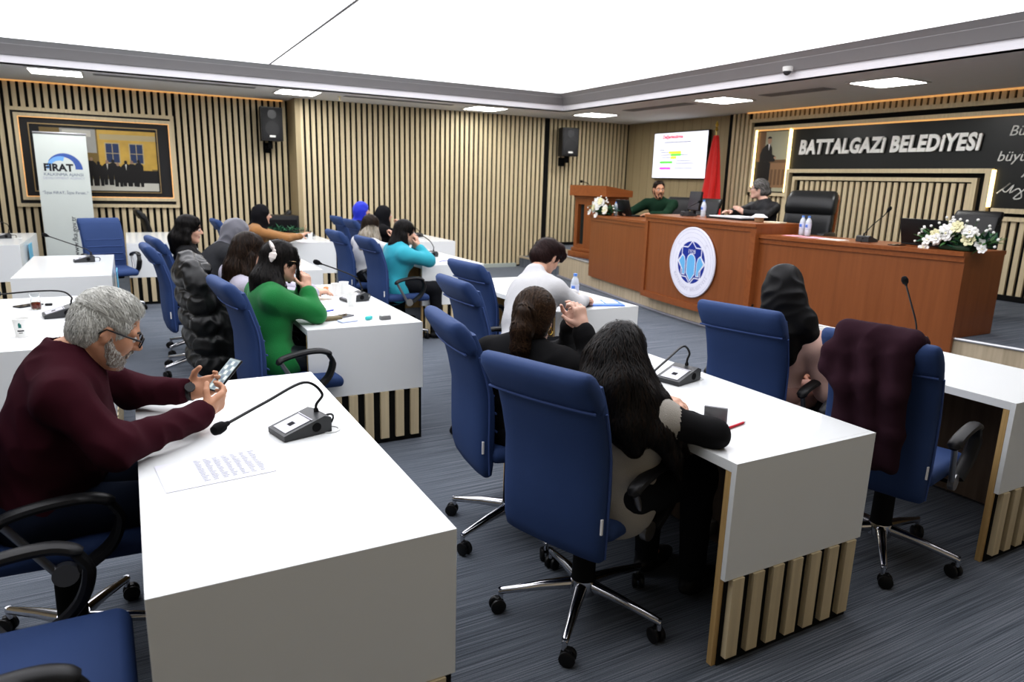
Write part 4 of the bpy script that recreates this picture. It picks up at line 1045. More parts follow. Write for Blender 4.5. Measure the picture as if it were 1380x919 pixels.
    brow = g('brow', plain('brow_dark', (.02, .014, .011), .7))
    if not g('nobrow'):
        for s_ in (-1, 1):
            mb = MB(); pts = [L(.0925, s_*.012, .027), L(.092, s_*.026, .033), L(.083, s_*.042, .031), L(.073, s_*.052, .024)]
            mb.tube([p-np.array(base) for p in pts], [.003*sc, .0042*sc, .0036*sc, .0015*sc], 8, 0, True); mb.build('eyebrow', brow, body)
    return dict(body=body, base=np.array(base), L=L, Rm=Rm, sc=sc, H=H, N=N, u=u, f=f, l=l, P=P, TR=TR, SL=SL, SR=SR)

def add_sdf(d, nm, S, mats, h, noise=None, clipz=None):
    F, MI, lo = sdf_grid(S, h); V, Q, QM = surface(F, MI, lo, h, noise)
    return np_mesh(nm, V, Q, QM, mats, d['body'], d['base']), F, lo, V, Q
def hair(d, mats, mode, h=.006, count=1400, bun=None, seed=1, cols=None, **kw):
    """mats: three close tones; mode short / long / tied"""
    L, Rm, sc = d['L'], d['Rm'], d['sc']; S = Sdf()
    e = lambda c, r, k=.02, m=0, op='add': S.ell(L(*c), np.array(r)*sc, Rm, k*sc, m, op)
    if mode == 'short':
        e((-.018, 0, .038), (.104, .081, .097)); e((-.002, 0, .080), kw.get('quiff', (.084, .062, .050)), .03)
        e((-.055, 0, -.02), (.058, .074, .070), .03)
        e((.114, 0, -.016), (.080, .11, .122), .010, 0, 'sub'); e((.02, 0, -.10), (.085, .10, .078), .012, 0, 'sub')
        for s in (-1, 1): e((.008, s*.090, -.014), (.042, .032, .050), .008, 0, 'sub')
    else:
        e((-.018, 0, .038), (.112, .090, .102)); e((-.045, 0, -.03), (.075, .083, .085), .03)
        e((.100, 0, -.045), (.066, .066, .122), .012, 0, 'sub')
        if mode == 'tied' or kw.get('ears'):
            for s in (-1, 1): e((.015, s*.088, -.040), (.040, .028, .050), .008, 0, 'sub')
        e((.035, 0, -.135), (.095, .10, .075), .012, 0, 'sub')
    for pts, rs in kw.get('locks', []): S.chain([np.array(p, float) for p in pts], rs, .03)
    for pts, rs in kw.get('hlocks', []): S.chain([L(*p) for p in pts], [r*sc for r in rs], .02)
    for c, r in kw.get('blobs', []): e(c, r, .015)
    F, MI, lo = sdf_grid(S, h); V, Q, QM = surface(F, MI, lo, h, (.0035, cloth_noise(70, seed)))
    nV = vnormals(V, Q)
    tri = np.zeros(len(Q), int)
    VV, QQ, MM = [V], [Q], [tri]
    if count:
        fl = kw.get('flow') or ((lambda P: np.tile(V3(0, 0, -1.), (len(P), 1))) if mode == 'long' else (lambda P: np.tile(-Rm[:, 0]*.8-Rm[:, 2]*.5, (len(P), 1))))
        sv, sq, sm = strands(F, lo, h, V, nV, fl, count, kw.get('steps', 10), kw.get('step', .012), kw.get('width', .0016), kw.get('off', .004), kw.get('lift', .0), seed, kw.get('wave', 0.))
        QQ.append(sq+len(V)); VV.append(sv); MM.append(sm)
    V2, Q2, M2 = np.concatenate(VV), np.concatenate(QQ), np.concatenate(MM)
    if cols: M2 = cols(V2, Q2, M2)
    return np_mesh(kw.get('name', 'hair'), V2, Q2, M2, mats, d['body'], d['base'])
def hijab(d, mat, drape_back=True, h=.008, seed=5, tail=None, fr=42., front=True, open_=(.062, .060, .088), amp=.006, name='headscarf'):
    L, Rm, sc, N, f, l, u = (d[k] for k in ('L', 'Rm', 'sc', 'N', 'f', 'l', 'u')); S = Sdf()
    S.ell(L(-.022, 0, .032), V3(.120, .098, .112)*sc, Rm, .03); S.ell(L(-.055, 0, -.03), V3(.088, .094, .10)*sc, Rm, .04)
    S.cone(L(-.005, 0, -.075), N+f*.01-u*.02, .082*sc, .105, .04); S.cone(L(.03, 0, -.11), N+f*.05-u*.04, .055*sc, .09, .03)
    if front: S.ell(N+f*.085-u*.10, V3(.07, .115, .11), d['TR'], .05)
    if drape_back: S.ell(N-f*.06-u*.11, V3(.075, .14, .15), d['TR'], .06)
    for pts, rs in tail or []: S.chain([np.array(p, float) for p in pts], rs, .04)
    S.ell(L(.108, 0, -.022), np.array(open_)*sc, Rm, .012, 0, 'sub')
    return add_sdf(d, name, S, mat, h, (amp, cloth_noise(fr, seed)))[0]
def glasses(d, mat, r=(.022, .018), lens=None, thick=.0022, round_=False):
    L, sc, base = d['L'], d['sc'], d['base']; mb = MB(); B = lambda *p: L(*p)-base
    for s in (-1, 1):
        ring = []
        for i in range(17):
            a = 2*PI*i/16; c, sn = math.cos(a), math.sin(a); pw = 1. if round_ else .55
            yy = r[0]*math.copysign(abs(c)**pw, c); zz = r[1]*math.copysign(abs(sn)**pw, sn)
            ring.append(B(.109-.10*abs(yy+.031)**1.2*.6, s*(.031+yy), .004+zz))
        mb.tube(ring, thick*sc, 6, 0, False)
        mb.tube([B(.100, s*(.031+r[0]), .010), B(.088, s*.072, .012), B(.02, s*.083, .014), B(-.012, s*.085, .016), B(-.03, s*.082, -.008)], [thick*sc*1.3, thick*sc*1.5, thick*sc, thick*sc, thick*sc*.8], 6)
    mb.tube([B(.108, -.010, .008), B(.112, 0, .011), B(.108, .010, .008)], thick*sc, 6)
    return mb.build('glasses', mat, d['body'])
def child_mb(d, nm, mb, mats, **k):
    b = d['base']; mb.v = [(v[0]-b[0], v[1]-b[1], v[2]-b[2]) for v in mb.v]; return mb.build(nm, mats, d['body'], **k)
# ================================================================ THE PEOPLE IN THE ROOM
def knit(name, c, bs=420, b=.35, r=.9): return plain(name, c, r, bump=b, bscale=bs, sheen=.12, var=.12)
def tones(nm, a, b, c, r=.48): return [streak(nm+str(i), tuple(x*.6 for x in k), k, (60, 60, 9), r, bump=.3, spec=.18) for i, k in enumerate((a, b, c))]
H_BLACK = tones('hair_black', (.008, .007, .007), (.013, .011, .010), (.020, .016, .014))
H_DKBR = tones('hair_darkbrown', (.020, .012, .008), (.032, .018, .011), (.048, .027, .016))
H_BROWN = tones('hair_brown', (.030, .016, .009), (.050, .027, .014), (.075, .042, .022))
H_GREY = tones('hair_grey', (.48, .48, .44), (.66, .66, .61), (.80, .80, .75), .5)
H_GREYD = tones('hair_greydark', (.10, .095, .09), (.20, .19, .18), (.36, .35, .34), .5)
def J(p, s, e, t): pass
RX = V3(1, 0, 0)
# --- grey-haired man in maroon sweater with a phone
d = person('person', 'grey-haired bearded man in maroon sweater leaning on foreground desk, holding phone', dict(
    P=(-.31, 2.49, .57), N=(-.205, 2.50, 1.025), H=(-.088, 2.505, 1.105), yaw=4, pitch=27, ty=4, fem=False, hs=.93, w=1.12, belly=.035, sh=.20,
    SR=(-.215, 2.30, .955), SL=(-.185, 2.70, .955), ER=(-.085, 2.205, .815), WR=(.165, 2.43, .815), EL=(-.045, 2.80, .815), WL=(.135, 2.70, .822),
    dR=(.72, .55, .28), nR=(-.35, .80, .45), cR=[52, 50, 48, 46], tR=.75, dL=(.92, -.28, .22), nL=(-.10, -.80, .55), cL=[48, 50, 50, 48], tL=.7,
    skin=SKIN_M, res=.0055, top=knit('maroon_knit', (.040, .007, .013), 600, .2), pants=plain('navy_jeans', (.012, .018, .035), .85), arm_r=[.066, .056, .043], fold=.007, ffreq=42., thick=.010,
    brow=plain('brow_grey', (.06, .055, .05), .7)))
hair(d, H_GREY, 'short', .005, 5200, seed=2, steps=6, step=.007, width=.0011, off=.003, lift=.004, quiff=(.084, .066, .056),
     flow=lambda P: np.tile(d['Rm'][:, 0]*.25-d['Rm'][:, 2]*.55, (len(P), 1))+((P-d['H']) @ d['Rm'][:, 2] > .055)[:, None]*(d['Rm'][:, 0]*-.9+d['Rm'][:, 2]*.9+d['Rm'][:, 1]*.4),
     cols=lambda V, Q, M: np.where(((V[Q[:, 0]]-d['H']) @ d['Rm'][:, 0] > .03) & ((V[Q[:, 0]]-d['H']) @ d['Rm'][:, 2] > .07), M % 2, M))
# beard
L, sc, Rm = d['L'], d['sc'], d['Rm']; S = Sdf()
for s in (-1, 1):
    S.chain([L(.008, s*.066, .002), L(.016, s*.063, -.04), L(.045, s*.042, -.090), L(.076, 0, -.102)], [.004, .008, .010, .0135], .015)
    S.chain([L(.014, s*.063, -.03), L(.048, s*.050, -.056), L(.082, s*.022, -.080)], [.0075, .009, .009], .015); S.chain([L(.02, s*.054, -.065), L(.055, s*.036, -.088), L(.07, s*.012, -.10)], [.010, .010, .012], .015)
    S.cone(L(.094, 0, -.043), L(.082, s*.026, -.056), .006, .007, .008)
S.ell(L(.090, 0, -.061), V3(.014, .016, .006)*sc, Rm, .004, 0, 'sub')
F, MI, lo = sdf_grid(S, .0045); V, Q, QM = surface(F, MI, lo, .0045, (.001, cloth_noise(150, 3))); sv, sq, sm = strands(F, lo, .0045, V, vnormals(V, Q), lambda P: np.tile(-Rm[:, 2]+Rm[:, 0]*.25, (len(P), 1)), 3200, 3, .0035, .0007, .0008, .0012, 4)
np_mesh('beard', np.concatenate([V, sv]), np.concatenate([Q, sq+len(V)]), np.concatenate([np.zeros(len(Q), int), sm]), [streak('beard_base', (.20, .15, .12), (.36, .30, .26), (300, 300, 60), .7), H_GREY[1], H_GREY[2]], d['body'], d['base'])
glasses(d, M_BLKP, (.024, .018), thick=.0026)
mb = MB(); w = V3(.135, 2.70, .822); e = V3(-.045, 2.80, .815); dr = nrm(w-e)
q = w+dr*.012; mb.tube([q-dr*.014, q-dr*.012, q+dr*.012, q+dr*.014], [.028, .036, .036, .028], 18); mb.cyl(q+V3(0, -.030, .02), q+V3(0, -.036, .026), .018)
child_mb(d, 'wrist_watch', mb, M_BLKP)
# phone
PH = basis((.262, 2.640, .885), (.62, .30, .62), (-.45, .89, 0.)); 
t = thing('mobile_phone', 'black mobile phone held by the man in maroon sweater', 'phone', (.262, 2.635, .885))
mb = MB(); M_ = Matrix.Translation((-.262, -2.635, -.885)) @ PH
mb.bx(-.072, .072, -.035, .035, -.005, .004, 0, .004, 3, M_); mb.build('phone_body', M_BLKP, t)
mb = MB(); mb.poly([(-.068, -.032, .0043), (.068, -.032, .0043), (.068, .032, .0043), (-.068, .032, .0043)], 0, M_)
for i in range(6):
    for j in range(3): mb.poly([(x, y, .0046) for x, y in ((-.062+i*.021, -.028+j*.019), (-.046+i*.021, -.028+j*.019), (-.046+i*.021, -.014+j*.019), (-.062+i*.021, -.014+j*.019))], 1+(i+j) % 2, M_)
mb.build('phone_screen', [emit('ph_bg', (.20, .25, .26), .55), emit('ph_a', (.45, .50, .48), .6), emit('ph_b', (.12, .16, .20), .5)], t, False)

# --- woman in green sweater
d = person('person', 'woman in green sweater with white hair bow, hands clasped before her mouth', dict(
    P=(.68, 4.12, .56), N=(.685, 4.25, .965), H=(.775, 4.275, 1.10), yaw=12, pitch=6, ty=10,
    SR=(.70, 4.09, .90), SL=(.66, 4.41, .905), ER=(.925, 4.09, .812), WR=(.905, 4.20, .935), EL=(.93, 4.47, .812), WL=(.915, 4.33, .935),
    dR=(.03, .25, 1), nR=(-.55, .7, 0), cR=[75, 78, 80, 80], tR=.5, dL=(-.02, -.28, 1), nL=(-.5, -.8, 0), cL=[70, 72, 75, 78], tL=.5,
    skin=SKIN_L, res=.0065, top=knit('green_knit', (.008, .16, .038), 240, .5), pants=plain('black_leatherette', (.015, .02, .024), .35), arm_r=[.066, .056, .046], fold=.006, hem=1, thick=.016, cuff=.03))
hair(d, H_BLACK, 'long', .007, 1500, seed=3, ears=True, steps=14, step=.016, width=.002, wave=.35,
     hlocks=[([(-.06, 0, -.02), (-.105, -.02, -.12), (-.135, -.03, -.23)], [.072, .085, .055]), ([(-.055, -.06, -.06), (-.055, -.11, -.15), (-.03, -.145, -.23), (.04, -.155, -.28), (.10, -.135, -.32)], [.036, .042, .036, .026, .012]),
             ([(.060, -.058, .085), (.078, -.070, .03), (.080, -.074, -.05), (.092, -.070, -.13), (.106, -.060, -.18)], [.012, .007, .005, .005, .003]),
             ([(.060, .058, .085), (.078, .070, .03), (.080, .074, -.05), (.092, .070, -.13)], [.012, .007, .005, .004])])
L = d['L']; mb = MB(); c = L(-.072, -.070, .068)
ax = nrm(d['Rm'] @ V3(-.5, -.65, .25)); e1 = nrm(d['Rm'] @ V3(-.15, .1, 1.)); e1 = nrm(e1-ax*np.dot(e1, ax)); e2 = np.cross(ax, e1)
for s in (-1, 1):
    for (a, b, w) in ((.0, .056, .026), (.0, .066, .018)):
        di = nrm(e1*s+e2*(.35 if w > .015 else -.5)); q = c+ax*.006; mb.tube([q, q+di*b*.35+ax*.008, q+di*b*.8+ax*.006, q+di*b], [.006, w, w*.9, .006], 10, 0, True, None, .45)
mb.ball(c+ax*.012, .011, 10); child_mb(d, 'hair_bow', mb, plain('bow_white', (.72, .66, .62), .5))
glasses(d, plain('gold_wire', (.55, .38, .22), .3, metal=.8), (.022, .019), thick=.0012, round_=True)

# --- woman with brown hair behind her
d = person('person', 'woman with long straight brown hair, partly hidden behind green sweater woman', dict(
    P=(.62, 4.94, .56), N=(.60, 4.86, .965), H=(.685, 4.86, 1.105), yaw=16, pitch=10, ty=8, EL=(.95, 5.10, .81), WL=(1.12, 4.98, .81), ER=(.93, 4.74, .81), WR=(1.1, 4.86, .81),
    res=.009, top=knit('lavender_knit', (.42, .40, .47), 200, .5)))
hair(d, H_DKBR, 'long', .008, 900, seed=4, steps=16, step=.016, width=.002, hlocks=[([(-.06, 0, -.02), (-.075, 0, -.13), (-.09, 0, -.26)], [.08, .088, .075]), ([(-.02, -.08, -.03), (-.03, -.085, -.15), (-.05, -.07, -.25)], [.03, .04, .035])])
# --- woman in grey headscarf
d = person('person', 'woman in grey headscarf and dark grey sweater leaning forward', dict(
    P=(.44, 6.13, .56), N=(.675, 6.24, .985), H=(.795, 6.27, 1.105), yaw=14, pitch=12, ty=10, EL=(.93, 6.52, .81), WL=(1.08, 6.5, .82), ER=(.80, 6.12, .70), WR=(.98, 6.3, .70),
    res=.009, top=knit('charcoal_knit', (.030, .031, .034), 200, .3), w=1.1, thick=.018))
hijab(d, plain('grey_scarf', (.135, .135, .155), .8, sheen=.2), False, .008, 6, None, 46., amp=.009)
# --- black-haired woman
d = person('person', 'black-haired woman in black blazer on chair before framed picture', dict(
    P=(.42, 6.90, .56), N=(.435, 6.88, .965), H=(.472, 6.85, 1.11), yaw=-8, pitch=8, ty=-2, ER=(.52, 6.66, .70), WR=(.72, 6.72, .66), EL=(.56, 7.08, .72), WL=(.74, 6.98, .67),
    res=.009, top=plain('black_blazer', (.012, .012, .013), .7, sheen=.15), topname='blazer', fold=.006))
hair(d, H_BLACK, 'long', .007, 900, seed=5, steps=10, step=.016, width=.002, hlocks=[([(-.06, 0, -.03), (-.08, 0, -.10), (-.085, 0, -.19)], [.082, .095, .07]), ([(-.01, -.082, -.02), (-.01, -.09, -.10), (-.02, -.085, -.17)], [.028, .032, .024]), ([(.055, -.04, .10), (.076, -.055, .075), (.078, -.066, .045)], [.026, .014, .008])])
mb = MB(); c = d['N']+d['f']*.075-d['u']*.05; mb.bx(c[0]-.01, c[0]+.022, c[1]-.03, c[1]+.03, c[2]-.07, c[2]+.03, 0, .008); child_mb(d, 'shirt_collar', mb, M_PAPER)
# --- woman in black headscarf, tan top
d = person('person', 'woman in black headscarf and tan top writing at a rear desk', dict(
    P=(1.30, 9.42, .56), N=(1.42, 9.40, .965), H=(1.50, 9.38, 1.105), yaw=-6, pitch=4, ty=-4, ER=(1.74, 9.20, .815), WR=(1.955, 9.32, .835), EL=(1.74, 9.62, .815), WL=(1.93, 9.52, .82), dR=(.7, .2, .4),
    res=.010, top=knit('tan_knit', (.30, .15, .055), 200, .3), w=1.0))
hijab(d, plain('black_scarf', (.010, .010, .012), .75, sheen=.2), False, .010, 7, None, 40.)
# --- woman in turquoise sweater
d = person('person', 'woman in turquoise sweater with long black hair, hand over her mouth', dict(
    P=(2.27, 6.64, .56), N=(2.345, 6.65, .945), H=(2.415, 6.65, 1.08), yaw=2, pitch=4, ty=2, SR=(2.35, 6.48, .875), ER=(2.60, 6.48, .815), WR=(2.53, 6.585, .945), EL=(2.64, 6.82, .815), WL=(2.54, 6.70, .94), dR=(-.12, .25, 1), nR=(-.75, .55, 0), cR=[70, 72, 74, 76], dL=(-.2, -.2, 1), nL=(-.7, -.6, 0), cL=[70, 72, 75, 78],
    res=.0085, top=knit('turquoise_knit', (.035, .33, .41), 200, .35), w=1.08, arm_r=[.070, .058, .044], thick=.014, hem=1, fold=.006, cuff=.035))
hair(d, H_BLACK, 'long', .008, 800, seed=6, ears=True, steps=16, step=.016, width=.002, hlocks=[([(-.06, 0, -.02), (-.09, -.01, -.14), (-.085, -.02, -.30)], [.08, .085, .05]), ([(-.04, -.075, -.03), (-.03, -.085, -.14), (.0, -.09, -.22), (.015, -.09, -.27)], [.032, .034, .024, .012])])
mb = MB(); dr = nrm(V3(2.53, 6.585, .945)-V3(2.60, 6.48, .815)); w = V3(2.53, 6.585, .945)-dr*.012; mb.tube([w-dr*.008, w+dr*.008], [.033, .033], 16); child_mb(d, 'bracelet', mb, plain('bracelet_gold', (.65, .52, .12), .35, metal=.5))
# --- woman with ombre hair
d = person('person', 'woman with dark hair fading to blond tips, pale sweater', dict(
    P=(2.20, 7.46, .56), N=(2.26, 7.46, .955), H=(2.32, 7.46, 1.085), yaw=38, pitch=6, ty=14, ER=(2.62, 7.28, .815), WR=(2.56, 7.42, .95), dR=(-.2, .2, 1), nR=(-.7, .5, 0), cR=70, EL=(2.64, 7.66, .815), WL=(2.82, 7.55, .82),
    res=.010, top=knit('offwhite_knit', (.55, .55, .56), 200, .3)))
H_OMB = H_DKBR+[streak('hair_blond'+str(i), tuple(x*.6 for x in k), k, (60, 60, 9), .45) for i, k in enumerate(((.32, .27, .20), (.45, .39, .30), (.55, .5, .42)))]
hair(d, H_OMB, 'long', .008, 800, seed=7, steps=14, step=.016, width=.002, hlocks=[([(-.05, 0, -.02), (-.08, .0, -.12), (-.09, 0, -.24)], [.08, .09, .085]), ([(-.02, -.08, -.03), (-.02, -.095, -.14), (-.04, -.08, -.23)], [.03, .045, .045])],
     cols=lambda V, Q, M: M+3*(V[Q[:, 0], 2] < 1.075+.03*np.sin(V[Q[:, 0], 1]*60)))
# --- two women near the back wall
d = person('person', 'woman in black headscarf near back wall, hand at her chin', dict(
    P=(2.98, 9.40, .56), N=(3.05, 9.40, .965), H=(3.115, 9.40, 1.105), yaw=0, pitch=2, ty=0, ER=(3.36, 9.20, .815), WR=(3.30, 9.31, .96), dR=(-.3, .25, 1), nR=(-.7, .5, 0), cR=70, EL=(3.38, 9.6, .815), WL=(3.5, 9.45, .82), res=.011))
hijab(d, plain('black_scarf', (.010, .010, .012), .75, sheen=.2), True, .010, 8)
d = person('person', 'woman in bright blue headscarf in last row by the slatted wall', dict(
    P=(2.88, 10.20, .56), N=(2.96, 10.16, .975), H=(3.02, 10.13, 1.13), yaw=-10, pitch=4, ty=-4, res=.011, top=plain('navy_top', (.015, .02, .05), .8)))
hijab(d, plain('blue_scarf', (.018, .035, .50), .7, sheen=.2), False, .010, 9)
# --- person in white sweater
d = person('person', 'short-haired person in fuzzy white sweater bending over desk, head down', dict(
    P=(2.07, 3.72, .56), N=(2.345, 3.96, 1.005), H=(2.475, 4.035, 1.105), yaw=14, pitch=32, ty=16, ly=4, SR=(2.40, 3.80, .925), SL=(2.38, 4.13, .925), ER=(2.565, 3.80, .815), WR=(2.745, 3.97, .81), EL=(2.58, 4.30, .815), WL=(2.80, 4.16, .81), dR=(.8, .5, -.1), cR=40, cL=30,
    skin=SKIN_L, res=.0065, top=knit('white_fuzz', (.50, .50, .51), 160, .6), w=.98, arm_r=[.066, .056, .042], thick=.016, fold=.006, KL=(2.48, 3.85, .52), KR=(2.48, 3.63, .52)))
hair(d, tones('hair_plum', (.022, .010, .010), (.035, .016, .015), (.055, .026, .024)), 'short', .006, 2200, seed=8, steps=7, step=.009, width=.0014, off=.005, lift=.003, quiff=(.092, .076, .05), flow=lambda P: np.tile(V3(.5, .05, -.9), (len(P), 1)),
     hlocks=[([(-.05, 0, .03), (-.075, 0, -.02)], [.078, .068]), ([(.05, -.03, .10), (.095, -.035, .075), (.108, -.03, .045)], [.04, .024, .012]), ([(.05, .03, .10), (.095, .035, .075), (.108, .03, .045)], [.04, .024, .012])])
# --- woman with ponytail
d = person('person', 'woman with brown ponytail in black sweater, fingers raised together over desk', dict(
    P=(1.41, 2.55, .56), N=(1.445, 2.50, .905), H=(1.495, 2.515, 1.035), yaw=38, pitch=12, ty=30, ly=4, SR=(1.525, 2.345, .865), SL=(1.36, 2.65, .86), ER=(1.685, 2.325, .812), WR=(1.66, 2.395, 1.005), EL=(1.79, 2.68, .812), WL=(1.695, 2.545, .985),
    dR=(-.12, .22, 1), nR=(-.2, .95, -.2), cR=[62, 66, 70, 72], tR=.9, dL=(-.02, -.45, .8), nL=(-.85, -.2, .2), cL=[42, 46, 50, 52], tL=.5,
    skin=SKIN_P, res=.0065, arm_r=[.064, .052, .040], w=.98, thick=.016, fold=.006, ffreq=40., cuff=.02))
hair(d, H_BROWN, 'tied', .0065, 1800, seed=9, steps=10, step=.013, width=.0016, off=.003, flow=lambda P: np.where(((P-d['H']) @ d['Rm'][:, 0] < -.095)[:, None], V3(0, 0, -1.), V3(0, 0, 0))+(d['L'](-.11, 0, .03)-P)*6,
     hlocks=[([(-.10, 0, .040), (-.135, 0, .015), (-.145, 0, -.06), (-.140, 0, -.14), (-.13, -.01, -.20)], [.030, .036, .045, .038, .014])])
mb = MB(); L = d['L']; c = L(-.002, -.084, -.046); mb.tube([c+V3(.011*math.cos(a*PI/6), .006, .015*math.sin(a*PI/6)-.006) for a in range(13)], .0028, 6); child_mb(d, 'earring', mb, plain('gold', (.75, .55, .12), .25, metal=.9))
# --- woman with very long hair
SLV = plain('black_sleeve', (.011, .011, .012), .8, sheen=.15)
d = person('person', 'woman with very long black hair, grey vest, black sleeve leaning on desk', dict(
    P=(1.42, 1.83, .56), N=(1.47, 1.835, .87), H=(1.485, 1.90, 1.005), yaw=34, pitch=22, ty=28, ly=16, SR=(1.515, 1.70, .83), SL=(1.39, 1.99, .83), ER=(1.672, 1.605, .798), WR=(1.66, 1.84, .795), EL=(1.70, 2.12, .805), WL=(1.74, 1.98, .805), dR=(-.1, .95, 0), cR=30, hemr=(.125, .165, .13),
    skin=SKIN_L, res=.007, top=knit('greige_knit', (.34, .32, .285), 300, .5), topname='vest', sleeve_mat=SLV, arm_r=[.058, .044, .034], w=.95, thick=.014, hem=1, fold=.004, cuff=0.))
hair(d, H_BLACK[:2]+[H_DKBR[0]], 'long', .007, 2800, seed=10, steps=20, step=.017, width=.0019, off=.004, wave=.25,
     hlocks=[([(-.05, 0, .02), (-.10, 0, -.02)], [.088, .07])],
     locks=[([(1.43, 1.86, 1.03), (1.40, 1.79, .93), (1.40, 1.73, .82), (1.41, 1.70, .755)], [.08, .085, .065, .03]), ([(1.45, 1.84, 1.0), (1.46, 1.74, .90), (1.48, 1.66, .80), (1.53, 1.64, .72), (1.57, 1.64, .64)], [.075, .055, .038, .022, .008]),
            ([(1.42, 1.90, 1.0), (1.37, 1.85, .92), (1.33, 1.83, .84)], [.08, .075, .04]), ([(1.50, 1.84, .98), (1.53, 1.73, .88), (1.555, 1.67, .78), (1.60, 1.66, .72)], [.055, .035, .025, .010])])
mb = MB(); c = d['L'](-.118, 0, .062); mb.ball(c, (.014, .016, .013), 12); child_mb(d, 'hair_tie', mb, M_BLKM)
# --- woman with black headscarf and pink coat
d = person('person', 'woman in long black headscarf and dusty pink coat seen from behind at right', dict(
    P=(2.88, 2.42, .56), N=(2.93, 2.40, .94), H=(2.905, 2.42, 1.10), yaw=30, pitch=10, ty=26, ly=10, SR=(2.985, 2.235, .84), SL=(2.84, 2.58, .865), ER=(3.045, 2.19, .62), WR=(3.22, 2.30, .61), EL=(3.05, 2.66, .67), WL=(3.2, 2.5, .62),
    res=.008, skin=SKIN_L, top=plain('pink_coat', (.66, .44, .37), .8, sheen=.2), topname='coat', arm_r=[.068, .058, .05], thick=.018, hem=1, fold=.010, ffreq=20., pants=plain('pink_skirt', (.40, .24, .20), .8)))
hijab(d, plain('black_satin', (.007, .007, .008), .5, spec=.2), True, .008, 11, [([(2.87, 2.36, 1.06), (2.90, 2.29, .95), (2.95, 2.25, .87), (2.955, 2.23, .83)], [.09, .075, .045, .02]), ([(2.85, 2.38, 1.0), (2.82, 2.34, .88), (2.84, 2.30, .78)], [.09, .08, .03])], 40., amp=.010)
# --- man at the podium
d = person('person', 'bearded man in dark green sweater seated at podium under the screen', dict(
    P=(7.20, 8.42, .95), N=(7.12, 8.40, 1.395), H=(7.08, 8.385, 1.545), yaw=247, pitch=2, ty=205, fem=False, floor=.392, hs=1.04, SL=(7.2, 8.18, 1.335), SR=(7.02, 8.585, 1.335), EL=(6.93, 8.02, 1.19), WL=(6.74, 8.12, 1.195), ER=(6.80, 8.70, 1.19), WR=(6.60, 8.52, 1.195),
    skin=SKIN_M, res=.010, top=knit('forest_knit', (.012, .035, .020), 200, .3), w=1.05, fold=.006))
hair(d, H_DKBR, 'short', .008, 700, seed=12, steps=5, step=.008, width=.0015, quiff=(.070, .060, .040))
L, sc = d['L'], d['sc']; S = Sdf()
for s in (-1, 1): S.chain([L(.012, s*.064, -.01), L(.022, s*.060, -.05), L(.05, s*.036, -.095), L(.077, 0, -.105)], [.010, .013, .015, .018], .012); S.cone(L(.096, 0, -.043), L(.082, s*.027, -.058), .006, .008, .006); S.cone(L(.082, s*.027, -.058), L(.077, s*.015, -.1), .006, .01, .006)
add_sdf(d, 'beard', S, plain('beard_dark', (.05, .03, .022), .8), .006)
# --- woman at the podium
d = person('person', 'woman with tied grey hair and glasses in black shirt at podium', dict(
    P=(7.10, 6.28, .95), N=(7.03, 6.30, 1.44), H=(6.985, 6.37, 1.60), yaw=138, pitch=0, ty=168, floor=.392, SL=(7.02, 6.13, 1.375), SR=(7.03, 6.47, 1.375), EL=(6.80, 6.06, 1.295), WL=(6.60, 6.22, 1.315), ER=(6.78, 6.52, 1.295), WR=(6.58, 6.40, 1.315), dL=(-.7, .3, .5), nL=(0, .7, -.3), cL=25, dR=(-.8, .1, .1), cR=30,
    skin=SKIN_P, res=.010, top=plain('black_shirt', (.012, .012, .014), .6), topname='shirt', fold=.008, w=1.02))
hair(d, H_GREYD, 'tied', .008, 800, seed=13, steps=8, step=.012, width=.0016, blobs=[((-.115, 0, -.035), (.045, .05, .045))], flow=lambda P: (d['L'](-.12, 0, -.02)-P)*8)
glasses(d, M_BLKP, (.024, .019), thick=.0024)
# ================================================================ COATS ON CHAIRS
def at_chair(x, y, yaw):
    M = Matrix.Translation((x, y, 0)) @ Matrix.Rotation(R(yaw), 4, 'Z')
    return (lambda *p: np.array(M @ Vector(p))), np.array(M.to_3x3())
A, CR = at_chair(2.88, 1.72, 13); S = Sdf()
CM = plain('plum_wool', (.034, .014, .022), .9)
S.box(A(-.362, -.010, .80), V3(.030, .135, .27), .028, CR, .03); S.cone(A(-.345, -.125, 1.048), A(-.345, .120, 1.052), .042, .044, .03)
for yy in (-.12, -.07, -.02, .03, .08, .12): S.chain([A(-.33, yy, 1.062), A(-.255, yy, 1.03), A(-.215, yy, .93), A(-.195, yy, .84)], [.03, .028, .026, .018], .03)
S.chain([A(-.40, .11, .96), A(-.405, .09, .86), A(-.385, .065, .70), A(-.365, .04, .54)], [.026, .030, .03, .018], .04)
S.chain([A(-.40, .02, 1.0), A(-.41, .0, .88), A(-.385, -.03, .70), A(-.37, -.05, .54)], [.022, .030, .026, .016], .04)
S.chain([A(-.39, -.085, 1.0), A(-.40, -.10, .85), A(-.375, -.115, .68), A(-.36, -.125, .54)], [.022, .028, .026, .016], .04)
S.chain([A(-.37, .12, 1.03), A(-.40, .155, .97), A(-.40, .16, .90), A(-.40, .13, .86)], [.03, .028, .028, .02], .03)
F, MI, lo = sdf_grid(S, .007); V, Q, QM = surface(F, MI, lo, .007, (.008, cloth_noise(30, 21)))
o = np_mesh('draped_coat', V, Q, None, CM, None, (2.88, 1.72, 0)); tag(o, 'dark plum wool coat draped over back of right-hand blue chair', 'coat'); o.location = (2.88, 1.72, 0)
A, CR = at_chair(.64, 4.98, 4); S = Sdf()
for i in range(5):
    z = .955-i*.135
    S.ell(A(-.365+.012*i, -.02, z), (.062, .225, .082), CR, .022); S.ell(A(-.31+.014*i, -.255, z-.02), (.085+.006*i, .062, .080), CR, .020)
    if i > 1: S.ell(A(-.17+.012*i, -.235, z-.05), (.085, .05, .10), CR, .03)
